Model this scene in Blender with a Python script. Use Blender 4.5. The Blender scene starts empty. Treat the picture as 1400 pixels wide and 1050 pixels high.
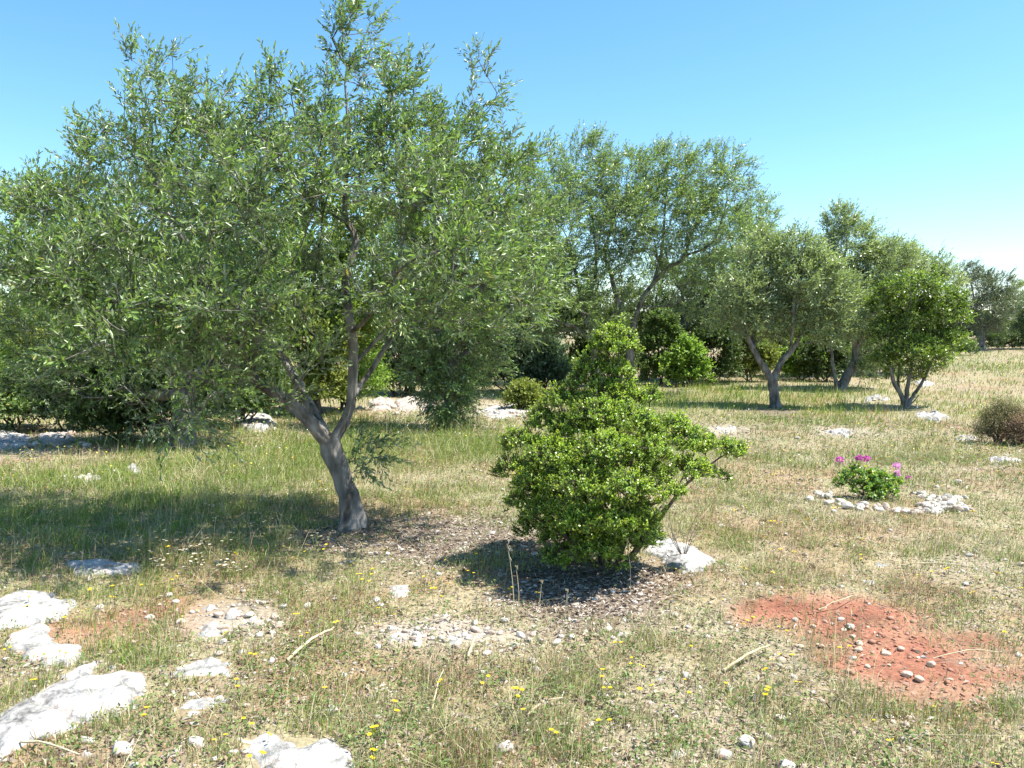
import bpy, math, random
import numpy as np
from mathutils import Vector, Matrix
R = math.radians
scene = bpy.context.scene
col = scene.collection
rng = np.random.default_rng(7)

# ------------------------------------------------------------------ camera
EYE = 1.6; PITCH = 3.65; F = 1100.0
cam_d = bpy.data.cameras.new('camera'); cam = bpy.data.objects.new('camera', cam_d); col.objects.link(cam)
cam.location = (0, 0, EYE); cam.rotation_euler = (R(90 - PITCH), 0, 0)
cam_d.sensor_width = 36; cam_d.lens = F / 1400 * 36; cam_d.clip_start = 0.05; cam_d.clip_end = 2000
scene.camera = cam
# ------------------------------------------------------------------ light
SUN_EL = 62.0; SUN_AZ = 98.0       # azimuth clockwise from +Y (the view direction)
world = bpy.data.worlds.new('World'); scene.world = world; world.use_nodes = True
wn = world.node_tree.nodes; wl = world.node_tree.links
sky = wn.new('ShaderNodeTexSky'); sky.sky_type = 'NISHITA'; sky.sun_disc = False
sky.sun_elevation = R(SUN_EL); sky.sun_rotation = R(SUN_AZ); sky.altitude = 0
sky.air_density = 1.0; sky.dust_density = .5; sky.ozone_density = 3.5
bg = wn['Background']; bg.inputs[1].default_value = 0.12
hs = wn.new('ShaderNodeHueSaturation'); hs.inputs['Saturation'].default_value = 1.2; hs.inputs['Hue'].default_value = .493
wl.new(sky.outputs[0], hs.inputs['Color']); wl.new(hs.outputs[0], bg.inputs[0])
sd = bpy.data.lights.new('sun', 'SUN'); sd.energy = 4.6; sd.angle = R(0.53); sd.color = (1.0, 0.955, 0.88)
sun = bpy.data.objects.new('sun', sd); col.objects.link(sun)
tosun = Vector((math.sin(R(SUN_AZ)) * math.cos(R(SUN_EL)), math.cos(R(SUN_AZ)) * math.cos(R(SUN_EL)), math.sin(R(SUN_EL))))
sun.rotation_euler = tosun.to_track_quat('Z', 'Y').to_euler(); sun.location = (5, 0, 12)
scene.view_settings.view_transform = 'Standard'; scene.view_settings.look = 'None'
scene.view_settings.exposure = 1.2; scene.view_settings.gamma = 1.0
scene.render.engine = 'CYCLES'
scene.cycles.max_bounces = 6; scene.cycles.diffuse_bounces = 3; scene.cycles.transmission_bounces = 4
scene.cycles.use_fast_gi = False

# ------------------------------------------------------------------ maths helpers
def _h(ix, iy, s):
    n = (ix.astype(np.int64) * 374761393 + iy.astype(np.int64) * 668265263 + s * 1442695041) & 0xffffffff
    n = ((n ^ (n >> 13)) * 1274126177) & 0xffffffff
    return ((n ^ (n >> 16)) & 0xffffff) / float(0xffffff)
def vn(x, y, s=0):
    x = np.asarray(x, float); y = np.asarray(y, float)
    ix = np.floor(x); iy = np.floor(y); fx = x - ix; fy = y - iy
    fx = fx * fx * (3 - 2 * fx); fy = fy * fy * (3 - 2 * fy)
    a = _h(ix, iy, s); b = _h(ix + 1, iy, s); c = _h(ix, iy + 1, s); d = _h(ix + 1, iy + 1, s)
    return (a * (1 - fx) + b * fx) * (1 - fy) + (c * (1 - fx) + d * fx) * fy
def fbm(x, y, s=0, o=4):
    t = 0; a = 0.5; n = 0
    for i in range(o):
        t = t + a * vn(x * 2 ** i + 17.3 * i, y * 2 ** i - 9.1 * i, s + i); n += a; a *= 0.5
    return t / n
def ss(a, b, x):
    t = np.clip((np.asarray(x, float) - a) / (b - a), 0, 1); return t * t * (3 - 2 * t)
def gz(x, y):
    r = np.hypot(x, y)
    z = 0.95 * ss(16, 75, r) + 0.10 * (fbm(x * .35, y * .35, 3, 2) - .5) * ss(2, 6, r)
    z = z + 0.05 * (fbm(x * 1.7, y * 1.7, 5, 3) - .5)
    return z + 0.022 * (fbm(x * 9, y * 9, 9, 2) - .5)
cp, sp = math.cos(R(PITCH)), math.sin(R(PITCH))
def ray(px, py):
    u = (px - 700) / F; v = (525 - py) / F
    return np.array([u, cp + v * sp, v * cp - sp])
_at = {}
def at(px, py):                       # point of the ground seen at a spot of the photograph
    if (px, py) not in _at:
        d = ray(px, py); t = 2.2 * 1.012 ** np.arange(440)
        h = EYE + d[2] * t - gz(d[0] * t, d[1] * t); w = np.nonzero(h <= 0)[0]; i = int(w[0]) if len(w) else 439
        lo, hi = (t[i - 1] if i else 1.0), t[i]
        f = np.linspace(lo, hi, 40); h = EYE + d[2] * f - gz(d[0] * f, d[1] * f); w = np.nonzero(h <= 0)[0]
        q = d * (f[w[0]] if len(w) else hi)
        _at[(px, py)] = np.array([q[0], q[1], float(gz(q[0], q[1]))])
    return _at[(px, py)].copy()
def pt(px, py, Y):                    # point at distance Y in front of the camera
    d = ray(px, py); t = Y / d[1]
    return np.array([d[0] * t, Y, EYE + d[2] * t])
def unit(v):
    return v / np.maximum(np.linalg.norm(v, axis=-1, keepdims=True), 1e-9)

# ------------------------------------------------------------------ object helpers
def tag(o, label=None, cat=None, group=None, kind=None):
    if label: o['label'] = label
    if cat: o['category'] = cat
    if group: o['group'] = group
    if kind: o['kind'] = kind
    return o
def empty(name, loc, label=None, cat=None, group=None):
    o = bpy.data.objects.new(name, None); col.objects.link(o); o.location = tuple(loc); o.empty_display_size = .1
    return tag(o, label, cat, group)
def mesh_np(name, verts, faces_list, mat, parent=None, origin=(0, 0, 0), colors=None, smooth=False):
    """faces_list: list of int arrays (n,k)."""
    verts = np.asarray(verts, np.float32) - np.asarray(origin, np.float32)
    me = bpy.data.meshes.new(name)
    me.vertices.add(len(verts)); me.vertices.foreach_set('co', verts.ravel())
    tot = []; idx = []
    for f in faces_list:
        if len(f) == 0: continue
        tot.append(np.full(len(f), f.shape[1], np.int32)); idx.append(f.ravel().astype(np.int32))
    tot = np.concatenate(tot); idx = np.concatenate(idx)
    start = np.concatenate([[0], np.cumsum(tot)[:-1]]).astype(np.int32)
    me.loops.add(len(idx)); me.loops.foreach_set('vertex_index', idx)
    me.polygons.add(len(tot)); me.polygons.foreach_set('loop_start', start); me.polygons.foreach_set('loop_total', tot)
    if smooth: me.polygons.foreach_set('use_smooth', np.ones(len(tot), bool))
    me.update(calc_edges=True)
    if colors is not None:
        a = me.color_attributes.new('Col', 'FLOAT_COLOR', 'POINT')
        c = np.ones((len(verts), 4), np.float32); c[:, :3] = colors
        a.data.foreach_set('color', c.ravel())
    me.materials.append(mat)
    o = bpy.data.objects.new(name, me); col.objects.link(o)
    if parent is not None: o.parent = parent
    return o

# ------------------------------------------------------------------ materials
def newmat(name):
    m = bpy.data.materials.new(name); m.use_nodes = True
    nt = m.node_tree; p = nt.nodes['Principled BSDF']
    return m, nt, nt.nodes, nt.links, p
def leaf_mat(name, silver=0.0, rough=0.45, spec=0.5, trans=0.28, scol=(.30, .345, .25)):
    m, nt, N, L, p = newmat(name)
    a = N.new('ShaderNodeAttribute'); a.attribute_name = 'Col'
    src = a.outputs['Color']
    if silver > 0:
        g = N.new('ShaderNodeNewGeometry'); mx = N.new('ShaderNodeMix'); mx.data_type = 'RGBA'
        mu = N.new('ShaderNodeMath'); mu.operation = 'MULTIPLY'; mu.inputs[1].default_value = silver
        L.new(g.outputs['Backfacing'], mu.inputs[0]); L.new(mu.outputs[0], mx.inputs['Factor'])
        L.new(src, mx.inputs[6]); mx.inputs[7].default_value = (*scol, 1); src = mx.outputs[2]
    L.new(src, p.inputs['Base Color']); p.inputs['Roughness'].default_value = rough
    p.inputs['Specular IOR Level'].default_value = spec
    t = N.new('ShaderNodeBsdfTranslucent'); mm = N.new('ShaderNodeMix'); mm.data_type = 'RGBA'; mm.blend_type = 'MULTIPLY'
    mm.inputs['Factor'].default_value = 1; L.new(a.outputs['Color'], mm.inputs[6]); mm.inputs[7].default_value = (1.9, 2.0, .8, 1)
    L.new(mm.outputs[2], t.inputs['Color'])
    ms = N.new('ShaderNodeMixShader'); ms.inputs[0].default_value = trans
    L.new(p.outputs[0], ms.inputs[1]); L.new(t.outputs[0], ms.inputs[2])
    L.new(ms.outputs[0], N['Material Output'].inputs[0])
    return m
def bark_mat(name, c1, c2, scale=14, stretch=.25, bump=.5):
    m, nt, N, L, p = newmat(name)
    tc = N.new('ShaderNodeTexCoord'); mp = N.new('ShaderNodeMapping'); mp.inputs['Scale'].default_value = (1, 1, stretch)
    n1 = N.new('ShaderNodeTexNoise'); n1.inputs['Scale'].default_value = scale; n1.inputs['Detail'].default_value = 6
    n2 = N.new('ShaderNodeTexNoise'); n2.inputs['Scale'].default_value = 5; n2.inputs['Detail'].default_value = 3
    L.new(tc.outputs['Object'], mp.inputs[0]); L.new(mp.outputs[0], n1.inputs[0]); L.new(tc.outputs['Object'], n2.inputs[0])
    ad = N.new('ShaderNodeMath'); ad.operation = 'ADD'; L.new(n1.outputs[0], ad.inputs[0]); L.new(n2.outputs[0], ad.inputs[1])
    cr = N.new('ShaderNodeValToRGB'); e = cr.color_ramp.elements
    e[0].position = .38; e[0].color = (*c1, 1); e[1].position = .66; e[1].color = (*c2, 1)
    hf = N.new('ShaderNodeMath'); hf.operation = 'MULTIPLY'; hf.inputs[1].default_value = .5
    L.new(ad.outputs[0], hf.inputs[0]); L.new(hf.outputs[0], cr.inputs[0]); L.new(cr.outputs[0], p.inputs['Base Color'])
    b = N.new('ShaderNodeBump'); b.inputs['Strength'].default_value = bump; b.inputs['Distance'].default_value = .02
    L.new(n1.outputs[0], b.inputs['Height']); L.new(b.outputs[0], p.inputs['Normal'])
    p.inputs['Roughness'].default_value = .9; p.inputs['Specular IOR Level'].default_value = .2
    return m
def col_mat(name, rough=.85, spec=.2, noise=0, bump=0, nscale=60, trans=0):
    m, nt, N, L, p = newmat(name)
    a = N.new('ShaderNodeAttribute'); a.attribute_name = 'Col'
    p.inputs['Roughness'].default_value = rough; p.inputs['Specular IOR Level'].default_value = spec
    if noise:
        tc = N.new('ShaderNodeTexCoord'); n = N.new('ShaderNodeTexNoise'); n.inputs['Scale'].default_value = nscale; n.inputs['Detail'].default_value = 8
        n.inputs['Roughness'].default_value = .7
        L.new(tc.outputs['Object'], n.inputs[0])
        mr = N.new('ShaderNodeMapRange'); mr.inputs[1].default_value = .3; mr.inputs[2].default_value = .7; mr.inputs[3].default_value = 1 - noise; mr.inputs[4].default_value = 1 + noise * .6
        L.new(n.outputs[0], mr.inputs[0])
        vm = N.new('ShaderNodeVectorMath'); vm.operation = 'SCALE'; L.new(a.outputs['Color'], vm.inputs[0]); L.new(mr.outputs[0], vm.inputs['Scale'])
        L.new(vm.outputs[0], p.inputs['Base Color'])
        if bump:
            b = N.new('ShaderNodeBump'); b.inputs['Strength'].default_value = bump; b.inputs['Distance'].default_value = .01
            L.new(n.outputs[0], b.inputs['Height']); L.new(b.outputs[0], p.inputs['Normal'])
    else: L.new(a.outputs['Color'], p.inputs['Base Color'])
    if trans:
        t = N.new('ShaderNodeBsdfTranslucent'); L.new(a.outputs['Color'], t.inputs['Color'])
        ms = N.new('ShaderNodeMixShader'); ms.inputs[0].default_value = trans
        L.new(p.outputs[0], ms.inputs[1]); L.new(t.outputs[0], ms.inputs[2]); L.new(ms.outputs[0], N['Material Output'].inputs[0])
    return m
def rock_mat(name, base=(.47, .455, .42), dark=(.13, .125, .115), pink=(.62, .50, .42), sc=1.0, bd=.03):
    m, nt, N, L, p = newmat(name)
    tc = N.new('ShaderNodeTexCoord')
    n1 = N.new('ShaderNodeTexNoise'); n1.inputs['Scale'].default_value = 9 * sc; n1.inputs['Detail'].default_value = 8; n1.inputs['Roughness'].default_value = .72
    n2 = N.new('ShaderNodeTexNoise'); n2.inputs['Scale'].default_value = 45; n2.inputs['Detail'].default_value = 4
    n3 = N.new('ShaderNodeTexNoise'); n3.inputs['Scale'].default_value = 4 * sc; n3.inputs['Detail'].default_value = 3
    vo = N.new('ShaderNodeTexVoronoi'); vo.inputs['Scale'].default_value = 34; vo.inputs['Randomness'].default_value = 1
    for n in (n1, n2, n3, vo): L.new(tc.outputs['Object'], n.inputs['Vector'])
    cr = N.new('ShaderNodeValToRGB'); e = cr.color_ramp.elements
    e[0].position = .36; e[0].color = (*dark, 1); e[1].position = .54; e[1].color = (*base, 1)
    L.new(n1.outputs[0], cr.inputs[0])
    c3 = N.new('ShaderNodeValToRGB'); e = c3.color_ramp.elements; e[0].position = .55; e[0].color = (0, 0, 0, 1); e[1].position = .7; e[1].color = (1, 1, 1, 1)
    L.new(n3.outputs[0], c3.inputs[0])
    mx = N.new('ShaderNodeMix'); mx.data_type = 'RGBA'; L.new(c3.outputs[0], mx.inputs['Factor']); L.new(cr.outputs[0], mx.inputs[6]); mx.inputs[7].default_value = (*pink, 1)
    L.new(mx.outputs[2], p.inputs['Base Color'])
    ad = N.new('ShaderNodeMath'); ad.operation = 'ADD'; L.new(n1.outputs[0], ad.inputs[0])
    ml = N.new('ShaderNodeMath'); ml.operation = 'MULTIPLY'; ml.inputs[1].default_value = .35; L.new(vo.outputs['Distance'], ml.inputs[0]); L.new(ml.outputs[0], ad.inputs[1])
    b = N.new('ShaderNodeBump'); b.inputs['Strength'].default_value = .9 if bd > .01 else .4; b.inputs['Distance'].default_value = bd
    L.new(ad.outputs[0], b.inputs['Height']); L.new(b.outputs[0], p.inputs['Normal'])
    p.inputs['Roughness'].default_value = .95; p.inputs['Specular IOR Level'].default_value = .15
    return m
M = dict(
    olive=leaf_mat('olive_leaf', .62, .38, .65, .30, (.42, .47, .34)),
    green=leaf_mat('green_leaf', .25, .36, .6, .33, (.16, .25, .08)),
    scrub=leaf_mat('scrub_leaf', .3, .5, .4, .25, (.16, .19, .10)),
    bark=bark_mat('olive_bark', (.06, .052, .042), (.31, .285, .25), 16, .2, .9),
    bark_dark=bark_mat('dark_bark', (.05, .04, .03), (.17, .14, .11)),
    grass=col_mat('grass_blades', .7, .25, trans=.3),
    litter=col_mat('leaf_litter', .85, .15),
    petal=col_mat('petals', .6, .2, trans=.3),
    straw_mat=bark_mat('dry_straw', (.38, .31, .18), (.62, .54, .36), 20, 1, .1), green_stem=bark_mat('green_stem', (.10, .18, .05), (.2, .3, .1), 20, 1, .1),
    rock=rock_mat('limestone'),
    rock_rosy=rock_mat('rosy_limestone', (.48, .42, .37), (.22, .2, .18), (.44, .30, .24)),
    pebble_cream=rock_mat('pebble_cream', (.60, .50, .37), (.42, .32, .22), (.5, .33, .22), .25, .003), pebble=rock_mat('pebble_white', (.55, .51, .45), (.34, .31, .27), (.50, .39, .30), .25, .003), pebble_rosy=rock_mat('pebble_rosy', (.48, .39, .32), (.30, .25, .2), (.44, .29, .21), .25, .003), pebble_grey=rock_mat('pebble_grey', (.42, .40, .36), (.26, .245, .22), (.38, .32, .25), .25, .003),
    rock_grey=rock_mat('shaded_limestone', (.42, .41, .39), (.2, .195, .18), (.36, .32, .27)),  # greyer copy of the limestone for rocks in shade, shade put into the colour
)

# ------------------------------------------------------------------ leaves, tubes
def leaf_geo(P, D, Nn, Lh, W, hi=True, fold=.18, curl=.12, tipw=.42):
    D = unit(D); Nn = unit(Nn - D * np.sum(Nn * D, 1, keepdims=True)); S = np.cross(D, Nn)
    Lh = np.asarray(Lh, float).reshape(-1, 1) * np.ones((len(P), 1)); W = np.asarray(W, float).reshape(-1, 1) * np.ones((len(P), 1))
    n = len(P); b = np.arange(n)[:, None]
    if hi:
        V = np.stack([P,
            P + D * Lh * .35 + S * W * .5 + Nn * W * fold,
            P + D * Lh * .72 + S * W * tipw + Nn * (W * fold - Lh * curl * .4),
            P + D * Lh - Nn * Lh * curl,
            P + D * Lh * .72 - S * W * tipw + Nn * (W * fold - Lh * curl * .4),
            P + D * Lh * .35 - S * W * .5 + Nn * W * fold], 1)
        f = np.concatenate([b * 6 + np.array([[0, 1, 2, 3]]), b * 6 + np.array([[0, 3, 4, 5]])], 0)
        return V.reshape(-1, 3), [f], 6
    V = np.stack([P, P + D * Lh * .5 + S * W * .5 + Nn * W * fold, P + D * Lh - Nn * Lh * curl, P + D * Lh * .5 - S * W * .5 + Nn * W * fold], 1)
    return V.reshape(-1, 3), [b * 4 + np.array([[0, 1, 2, 3]])], 4

class Tubes:
    def __init__(s): s.v = []; s.f = []; s.n = 0
    def add(s, pts, rad, sides=6, rough=0.0, cap=True, seed=0):
        pts = np.asarray(pts, float); rad = np.asarray(rad, float); k = len(pts)
        t = unit(np.gradient(pts, axis=0)); 
        a = np.array([1., 0, 0]) if abs(t[0][0]) < .9 else np.array([0, 1., 0])
        u = unit(np.cross(t[0], a)); rings = []
        ang = np.arange(sides) * 2 * math.pi / sides
        rr = np.random.default_rng(seed + k)
        ph = rr.uniform(0, 6.28, 3)
        for i in range(k):
            u = u - t[i] * np.dot(u, t[i]); u = u / (np.linalg.norm(u) + 1e-9); w = np.cross(t[i], u)
            r = np.full(sides, rad[i])
            if rough:
                zz = i * .35
                r = r * (1 + rough * (np.sin(ang * 2 + ph[0] + zz * .5) * .5 + np.sin(ang * 5 + ph[1] + zz) * .35 + np.sin(ang * 3 + ph[2] - zz * 1.7) * .4))
            rings.append(pts[i] + np.outer(np.cos(ang) * r, u) + np.outer(np.sin(ang) * r, w))
        V = np.concatenate(rings); b = s.n
        i0 = (np.arange(k - 1)[:, None] * sides + np.arange(sides)[None]).ravel()
        i1 = (np.arange(k - 1)[:, None] * sides + (np.arange(sides)[None] + 1) % sides).ravel()
        s.f.append(np.stack([i0, i1, i1 + sides, i0 + sides], 1) + b)
        s.v.append(V); s.n += len(V)
    def sticks(s, A, B, r):              # many thin three-sided twigs
        n = len(A); 
        if n == 0: return
        d = unit(B - A); u = unit(np.cross(d, np.array([.31, .2, .93]))); w = np.cross(d, u)
        V = []
        for P, q in ((A, 1.0), (B, .35)):
            for a in (0, 2.094, 4.189): V.append(P + (u * math.cos(a) + w * math.sin(a)) * r * q)
        V = np.stack(V, 1).reshape(-1, 3); b = np.arange(n)[:, None] * 6 + s.n
        s.f.append(np.concatenate([b + np.array([[j, (j + 1) % 3, 3 + (j + 1) % 3, 3 + j]]) for j in range(3)]))
        s.v.append(V); s.n += len(V)
    def build(s, name, mat, parent, origin):
        return mesh_np(name, np.concatenate(s.v), s.f, mat, parent, origin, smooth=True)

def smooth_path(P, r, per=.08):
    P = np.asarray(P, float); r = np.asarray(r, float); n = len(P)
    if n < 3: 
        k = max(2, int(np.linalg.norm(P[-1] - P[0]) / per)); t = np.linspace(0, 1, k)[:, None]
        return P[0] * (1 - t) + P[-1] * t, np.linspace(r[0], r[-1], k)
    Q = [P[0]]; q = [r[0]]
    for i in range(n - 1):
        p0 = P[max(i - 1, 0)]; p1 = P[i]; p2 = P[i + 1]; p3 = P[min(i + 2, n - 1)]
        k = max(1, int(np.linalg.norm(p2 - p1) / per))
        for j in range(1, k + 1):
            t = j / k
            Q.append(.5 * ((2 * p1) + (p2 - p0) * t + (2 * p0 - 5 * p1 + 4 * p2 - p3) * t * t + (3 * p1 - p0 - 3 * p2 + p3) * t ** 3))
            q.append(r[i] * (1 - t) + r[i + 1] * t)
    return np.array(Q), np.array(q)

WIND = np.array([.55, .1, .05])
def plant(name, label, cat, base, limbs, blobs, nattr=600, shoots=3, slen=(.16, .34), gap=.024, leaf=(.058, .012), hi=True,
          mat='olive', bark='bark', c1=(.05, .085, .025), c2=(.11, .165, .05), up=.5, out=.6, rnd=.45, wind=1.0, lang=50,
          njit=.6, seed=1, group=None, shell=.45, twig=.0035, tubes_thin=True, alpha=.35, tip=None, jit=.03, trunk_name='trunk', rough=.16, sides=14, nk=.35, hemi=None):
    r = np.random.default_rng(seed)
    base = np.asarray(base, float)
    root = empty(name, base, label, cat, group)
    pos = []; par = []; rad = []; plen = []; fixed = []
    trunk = Tubes()
    for li, lb in enumerate(limbs):
        P = np.array([q[:3] for q in lb], float); rr = np.array([q[3] for q in lb])
        Q, q = smooth_path(P, rr, .07 if rr[0] > .02 else .1)
        Q[1:-1] += r.normal(0, 1, (len(Q) - 2, 3)) * np.minimum(q[1:-1, None] * .10, .006)
        if li == 0:
            q = q * (1 + .5 * np.exp(-np.arange(len(q)) * .07 / max(.12, rr[0])))
            Q = np.concatenate([[Q[0] - [0, 0, .12]], Q]); q = np.concatenate([[q[0] * 1.15], q])
        trunk.add(Q, q, sides if rr[0] > .03 else 7, rough, seed=seed + li)
        if li == 0: start = -1; pl0 = 0
        else:
            A = np.array(pos); start = int(np.argmin(np.linalg.norm(A - Q[0], axis=1))); pl0 = plen[start]
        for i in range(0, len(Q)):
            pos.append(Q[i]); par.append(start if i == 0 else len(pos) - 2)
            pl0 = pl0 + (np.linalg.norm(Q[i] - Q[i - 1]) if i else 0); plen.append(pl0); rad.append(q[i]); fixed.append(True)
    nf = len(pos)
    # attractors in the blobs
    B = np.array([[*b[:6]] for b in blobs]); wt = np.array([b[6] if len(b) > 6 else 1.0 for b in blobs]); dn = np.array([b[7] if len(b) > 7 else 0.0 for b in blobs])
    vol = B[:, 3] * B[:, 4] * B[:, 5]; w = vol ** .75 * wt; w /= w.sum()
    bi = r.choice(len(B), nattr, p=w)
    d = unit(r.normal(0, 1, (nattr, 3)))
    if hemi is not None:
        fl = (d[:, 2] < hemi) & (wt[bi] > .6); d[fl, 2] = np.abs(d[fl, 2]) * r.uniform(.2, 1, fl.sum()); d = unit(d)
    rad_ = (shell + (1 - shell) * r.random(nattr)) ** .7
    rad_ *= 1 + .12 * r.normal(0, 1, nattr)
    A = B[bi, :3] + d * rad_[:, None] * B[bi, 3:6]
    keep = A[:, 2] > gz(A[:, 0], A[:, 1]) + .05
    A = A[keep]; bi = bi[keep]; d = d[keep]; n = len(A)
    alive = np.ones(n, bool); FP = np.array(pos); FL = np.array(plen)
    D2 = np.linalg.norm(A[:, None] - FP[None], axis=2)
    startk = int(min(nf * .25, 4)); cost = D2 + alpha * FL[None]; 
    bp = np.argmin(cost, 1); bc = cost[np.arange(n), bp]; bd = D2[np.arange(n), bp]
    pos = list(pos)
    for it in range(n):
        i = int(np.argmin(np.where(alive, bc, 1e9))); alive[i] = False
        pl = plen[bp[i]] + bd[i]; pos.append(A[i]); par.append(int(bp[i])); plen.append(pl); rad.append(0); k = len(pos) - 1
        dd = np.linalg.norm(A - A[i], axis=1); c = dd + alpha * pl
        better = alive & (c < bc); bc[better] = c[better]; bp[better] = k; bd[better] = dd[better]
        A[i] = A[i]; 
        if it == 0: order = []
        order.append(i)
    order = np.array(order); pos = np.array(pos); N = len(pos)
    e = 2.4; acc = np.zeros(N); kids = [[] for _ in range(N)]
    for k in range(N - 1, nf - 1, -1):
        rk = max(twig, acc[k] ** (1 / e)) if acc[k] > 0 else twig
        rad[k] = rk; acc[par[k]] += rk ** e
        if par[k] >= nf: kids[par[k]].append(k)
    rad = np.array(rad)
    br = Tubes(); done = set()
    for k in range(nf, N):
        p = par[k]
        if p >= nf:
            ks = kids[p]; big = max(ks, key=lambda j: rad[j])
            if big == k: continue
        chain = [p, k]; c = k
        while kids[c]:
            c = max(kids[c], key=lambda j: rad[j]); chain.append(c)
        P = pos[chain].copy(); q = rad[chain].copy(); q[0] = min(q[0], q[1] * 1.3)
        if not tubes_thin and q[1] < .006: continue
        Q, qq = smooth_path(P, q, .16 if hi else .3)
        if len(Q) > 2: Q[1:-1] += r.normal(0, 1, (len(Q) - 2, 3)) * .008
        br.add(Q, qq, 7 if qq[0] > .015 else (5 if qq[0] > .008 else 3), 0)
    # shoots
    ns = n * shoots; src = np.repeat(np.arange(n), shoots)
    Pn = A[order][src]; bk = bi[order][src]; dk = unit(Pn - B[bk, :3])
    pd = unit(pos[nf:] - pos[np.array(par)[nf:]])[src]
    upv = np.zeros((ns, 3)); upv[:, 2] = np.where(dn[bk] > 0, -dn[bk], up)
    dirs = unit(dk * out + pd * .35 + upv + WIND * wind * r.uniform(.3, 1.2, (ns, 1)) * .6 + r.normal(0, rnd, (ns, 3)))
    ln = r.uniform(*slen, ns); Pn = Pn + r.normal(0, jit, (ns, 3))
    bend = WIND * wind * .5 + np.array([0, 0, -.25]) + r.normal(0, .25, (ns, 3))
    nl = np.maximum(3, (ln / gap).astype(int)); tot = int(nl.sum()); si = np.repeat(np.arange(ns), nl)
    off = np.arange(tot) - np.repeat(np.cumsum(nl) - nl, nl); tt = (off + .5) / nl[si]
    L0 = ln[si] * tt
    P = Pn[si] + dirs[si] * L0[:, None] + bend[si] * (L0[:, None] ** 2)
    sd_ = unit(dirs[si] + 2 * bend[si] * L0[:, None])
    u = unit(np.cross(sd_, np.array([.2, .3, .93]))); w_ = np.cross(sd_, u)
    ph = off * math.pi * .5 + (off % 2) * math.pi * .5 + r.uniform(0, 6.28, ns)[si] + r.normal(0, .3, tot)
    pr = u * np.cos(ph)[:, None] + w_ * np.sin(ph)[:, None]
    la = np.radians(lang) * (1 - .4 * tt) * r.uniform(.7, 1.25, tot)
    LD = sd_ * np.cos(la)[:, None] + pr * np.sin(la)[:, None]
    nz = sd_ * .9 + np.array([0, 0, .7]) + dk[si] * nk + r.normal(0, njit, (tot, 3))
    sz = r.uniform(.7, 1.2, tot) * (1 - .25 * tt)
    V, Fc, kv = leaf_geo(P, LD, nz, leaf[0] * sz, leaf[1] * sz, hi)
    q = np.clip(r.normal(.45, .25, tot) + (tt - .5) * .35 + np.repeat(r.normal(0, .15, ns), nl), 0, 1)[:, None]
    C = np.array(c1) * (1 - q) + np.array(c2) * q
    if tip is not None:
        m = (r.random(ns) < tip[1])[si] & (tt > .55); C[m] = C[m] * .3 + np.array(tip[0]) * .7
    old = r.random(tot) < .012; C[old] = np.array([.30, .27, .08])
    trunk.build(trunk_name, M[bark], root, base)
    if tubes_thin: br.sticks(Pn, Pn + dirs * ln[:, None] + bend * ln[:, None] ** 2, .0022 if hi else .003)
    br.build('branches', M[bark], root, base)
    mesh_np('crown', V, Fc, M[mat], root, base, np.repeat(C, kv, 0))
    return root

def PX(D, px, py, rx, ry, rd=None, w=1.0, dn=0.0, dd=0.0):   # a clump of crown: centre and half sizes in photo units at distance D
    Y = D + dd; c = pt(px, py, Y); s = Y / F
    return (c[0], c[1], c[2], rx * s, rd if rd else .9 * rx * s, ry * s, w, dn)
def LB(D, pts):
    return [(*pt(a, b, D + c), r) for a, b, c, r in pts]
# ------------------------------------------------------------------ the ground
def poly_world(pp): return np.array([at(*p)[:2] for p in pp])
def poly_sd(X, Y, P):                     # signed distance to a polygon, positive inside
    d = np.full(X.shape, 1e9); ins = np.zeros(X.shape, bool); n = len(P)
    for i in range(n):
        a = P[i]; b = P[(i + 1) % n]; e = b - a; wx = X - a[0]; wy = Y - a[1]
        t = np.clip((wx * e[0] + wy * e[1]) / (e @ e + 1e-12), 0, 1)
        d = np.minimum(d, np.hypot(wx - e[0] * t, wy - e[1] * t))
        c = ((a[1] > Y) != (b[1] > Y)) & (X < (b[0] - a[0]) * (Y - a[1]) / ((b[1] - a[1]) + 1e-12) + a[0]); ins ^= c
    return np.where(ins, d, -d)
RED = [poly_world([(1040, 845), (1075, 815), (1150, 828), (1250, 848), (1345, 862), (1420, 890), (1470, 945), (1310, 955), (1200, 935), (1130, 905), (1070, 880)]),
       poly_world([(95, 868), (150, 850), (235, 826), (250, 838), (190, 868), (120, 885)])]
def blob_w(x, y, px, py, rx, ry):
    c = at(px, py); a = at(px, py - ry) ; ryw = abs(a[1] - c[1]); rxw = rx * c[1] / F
    return np.exp(-(((x - c[0]) / rxw) ** 2 + ((y - c[1]) / ryw) ** 2))
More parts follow.
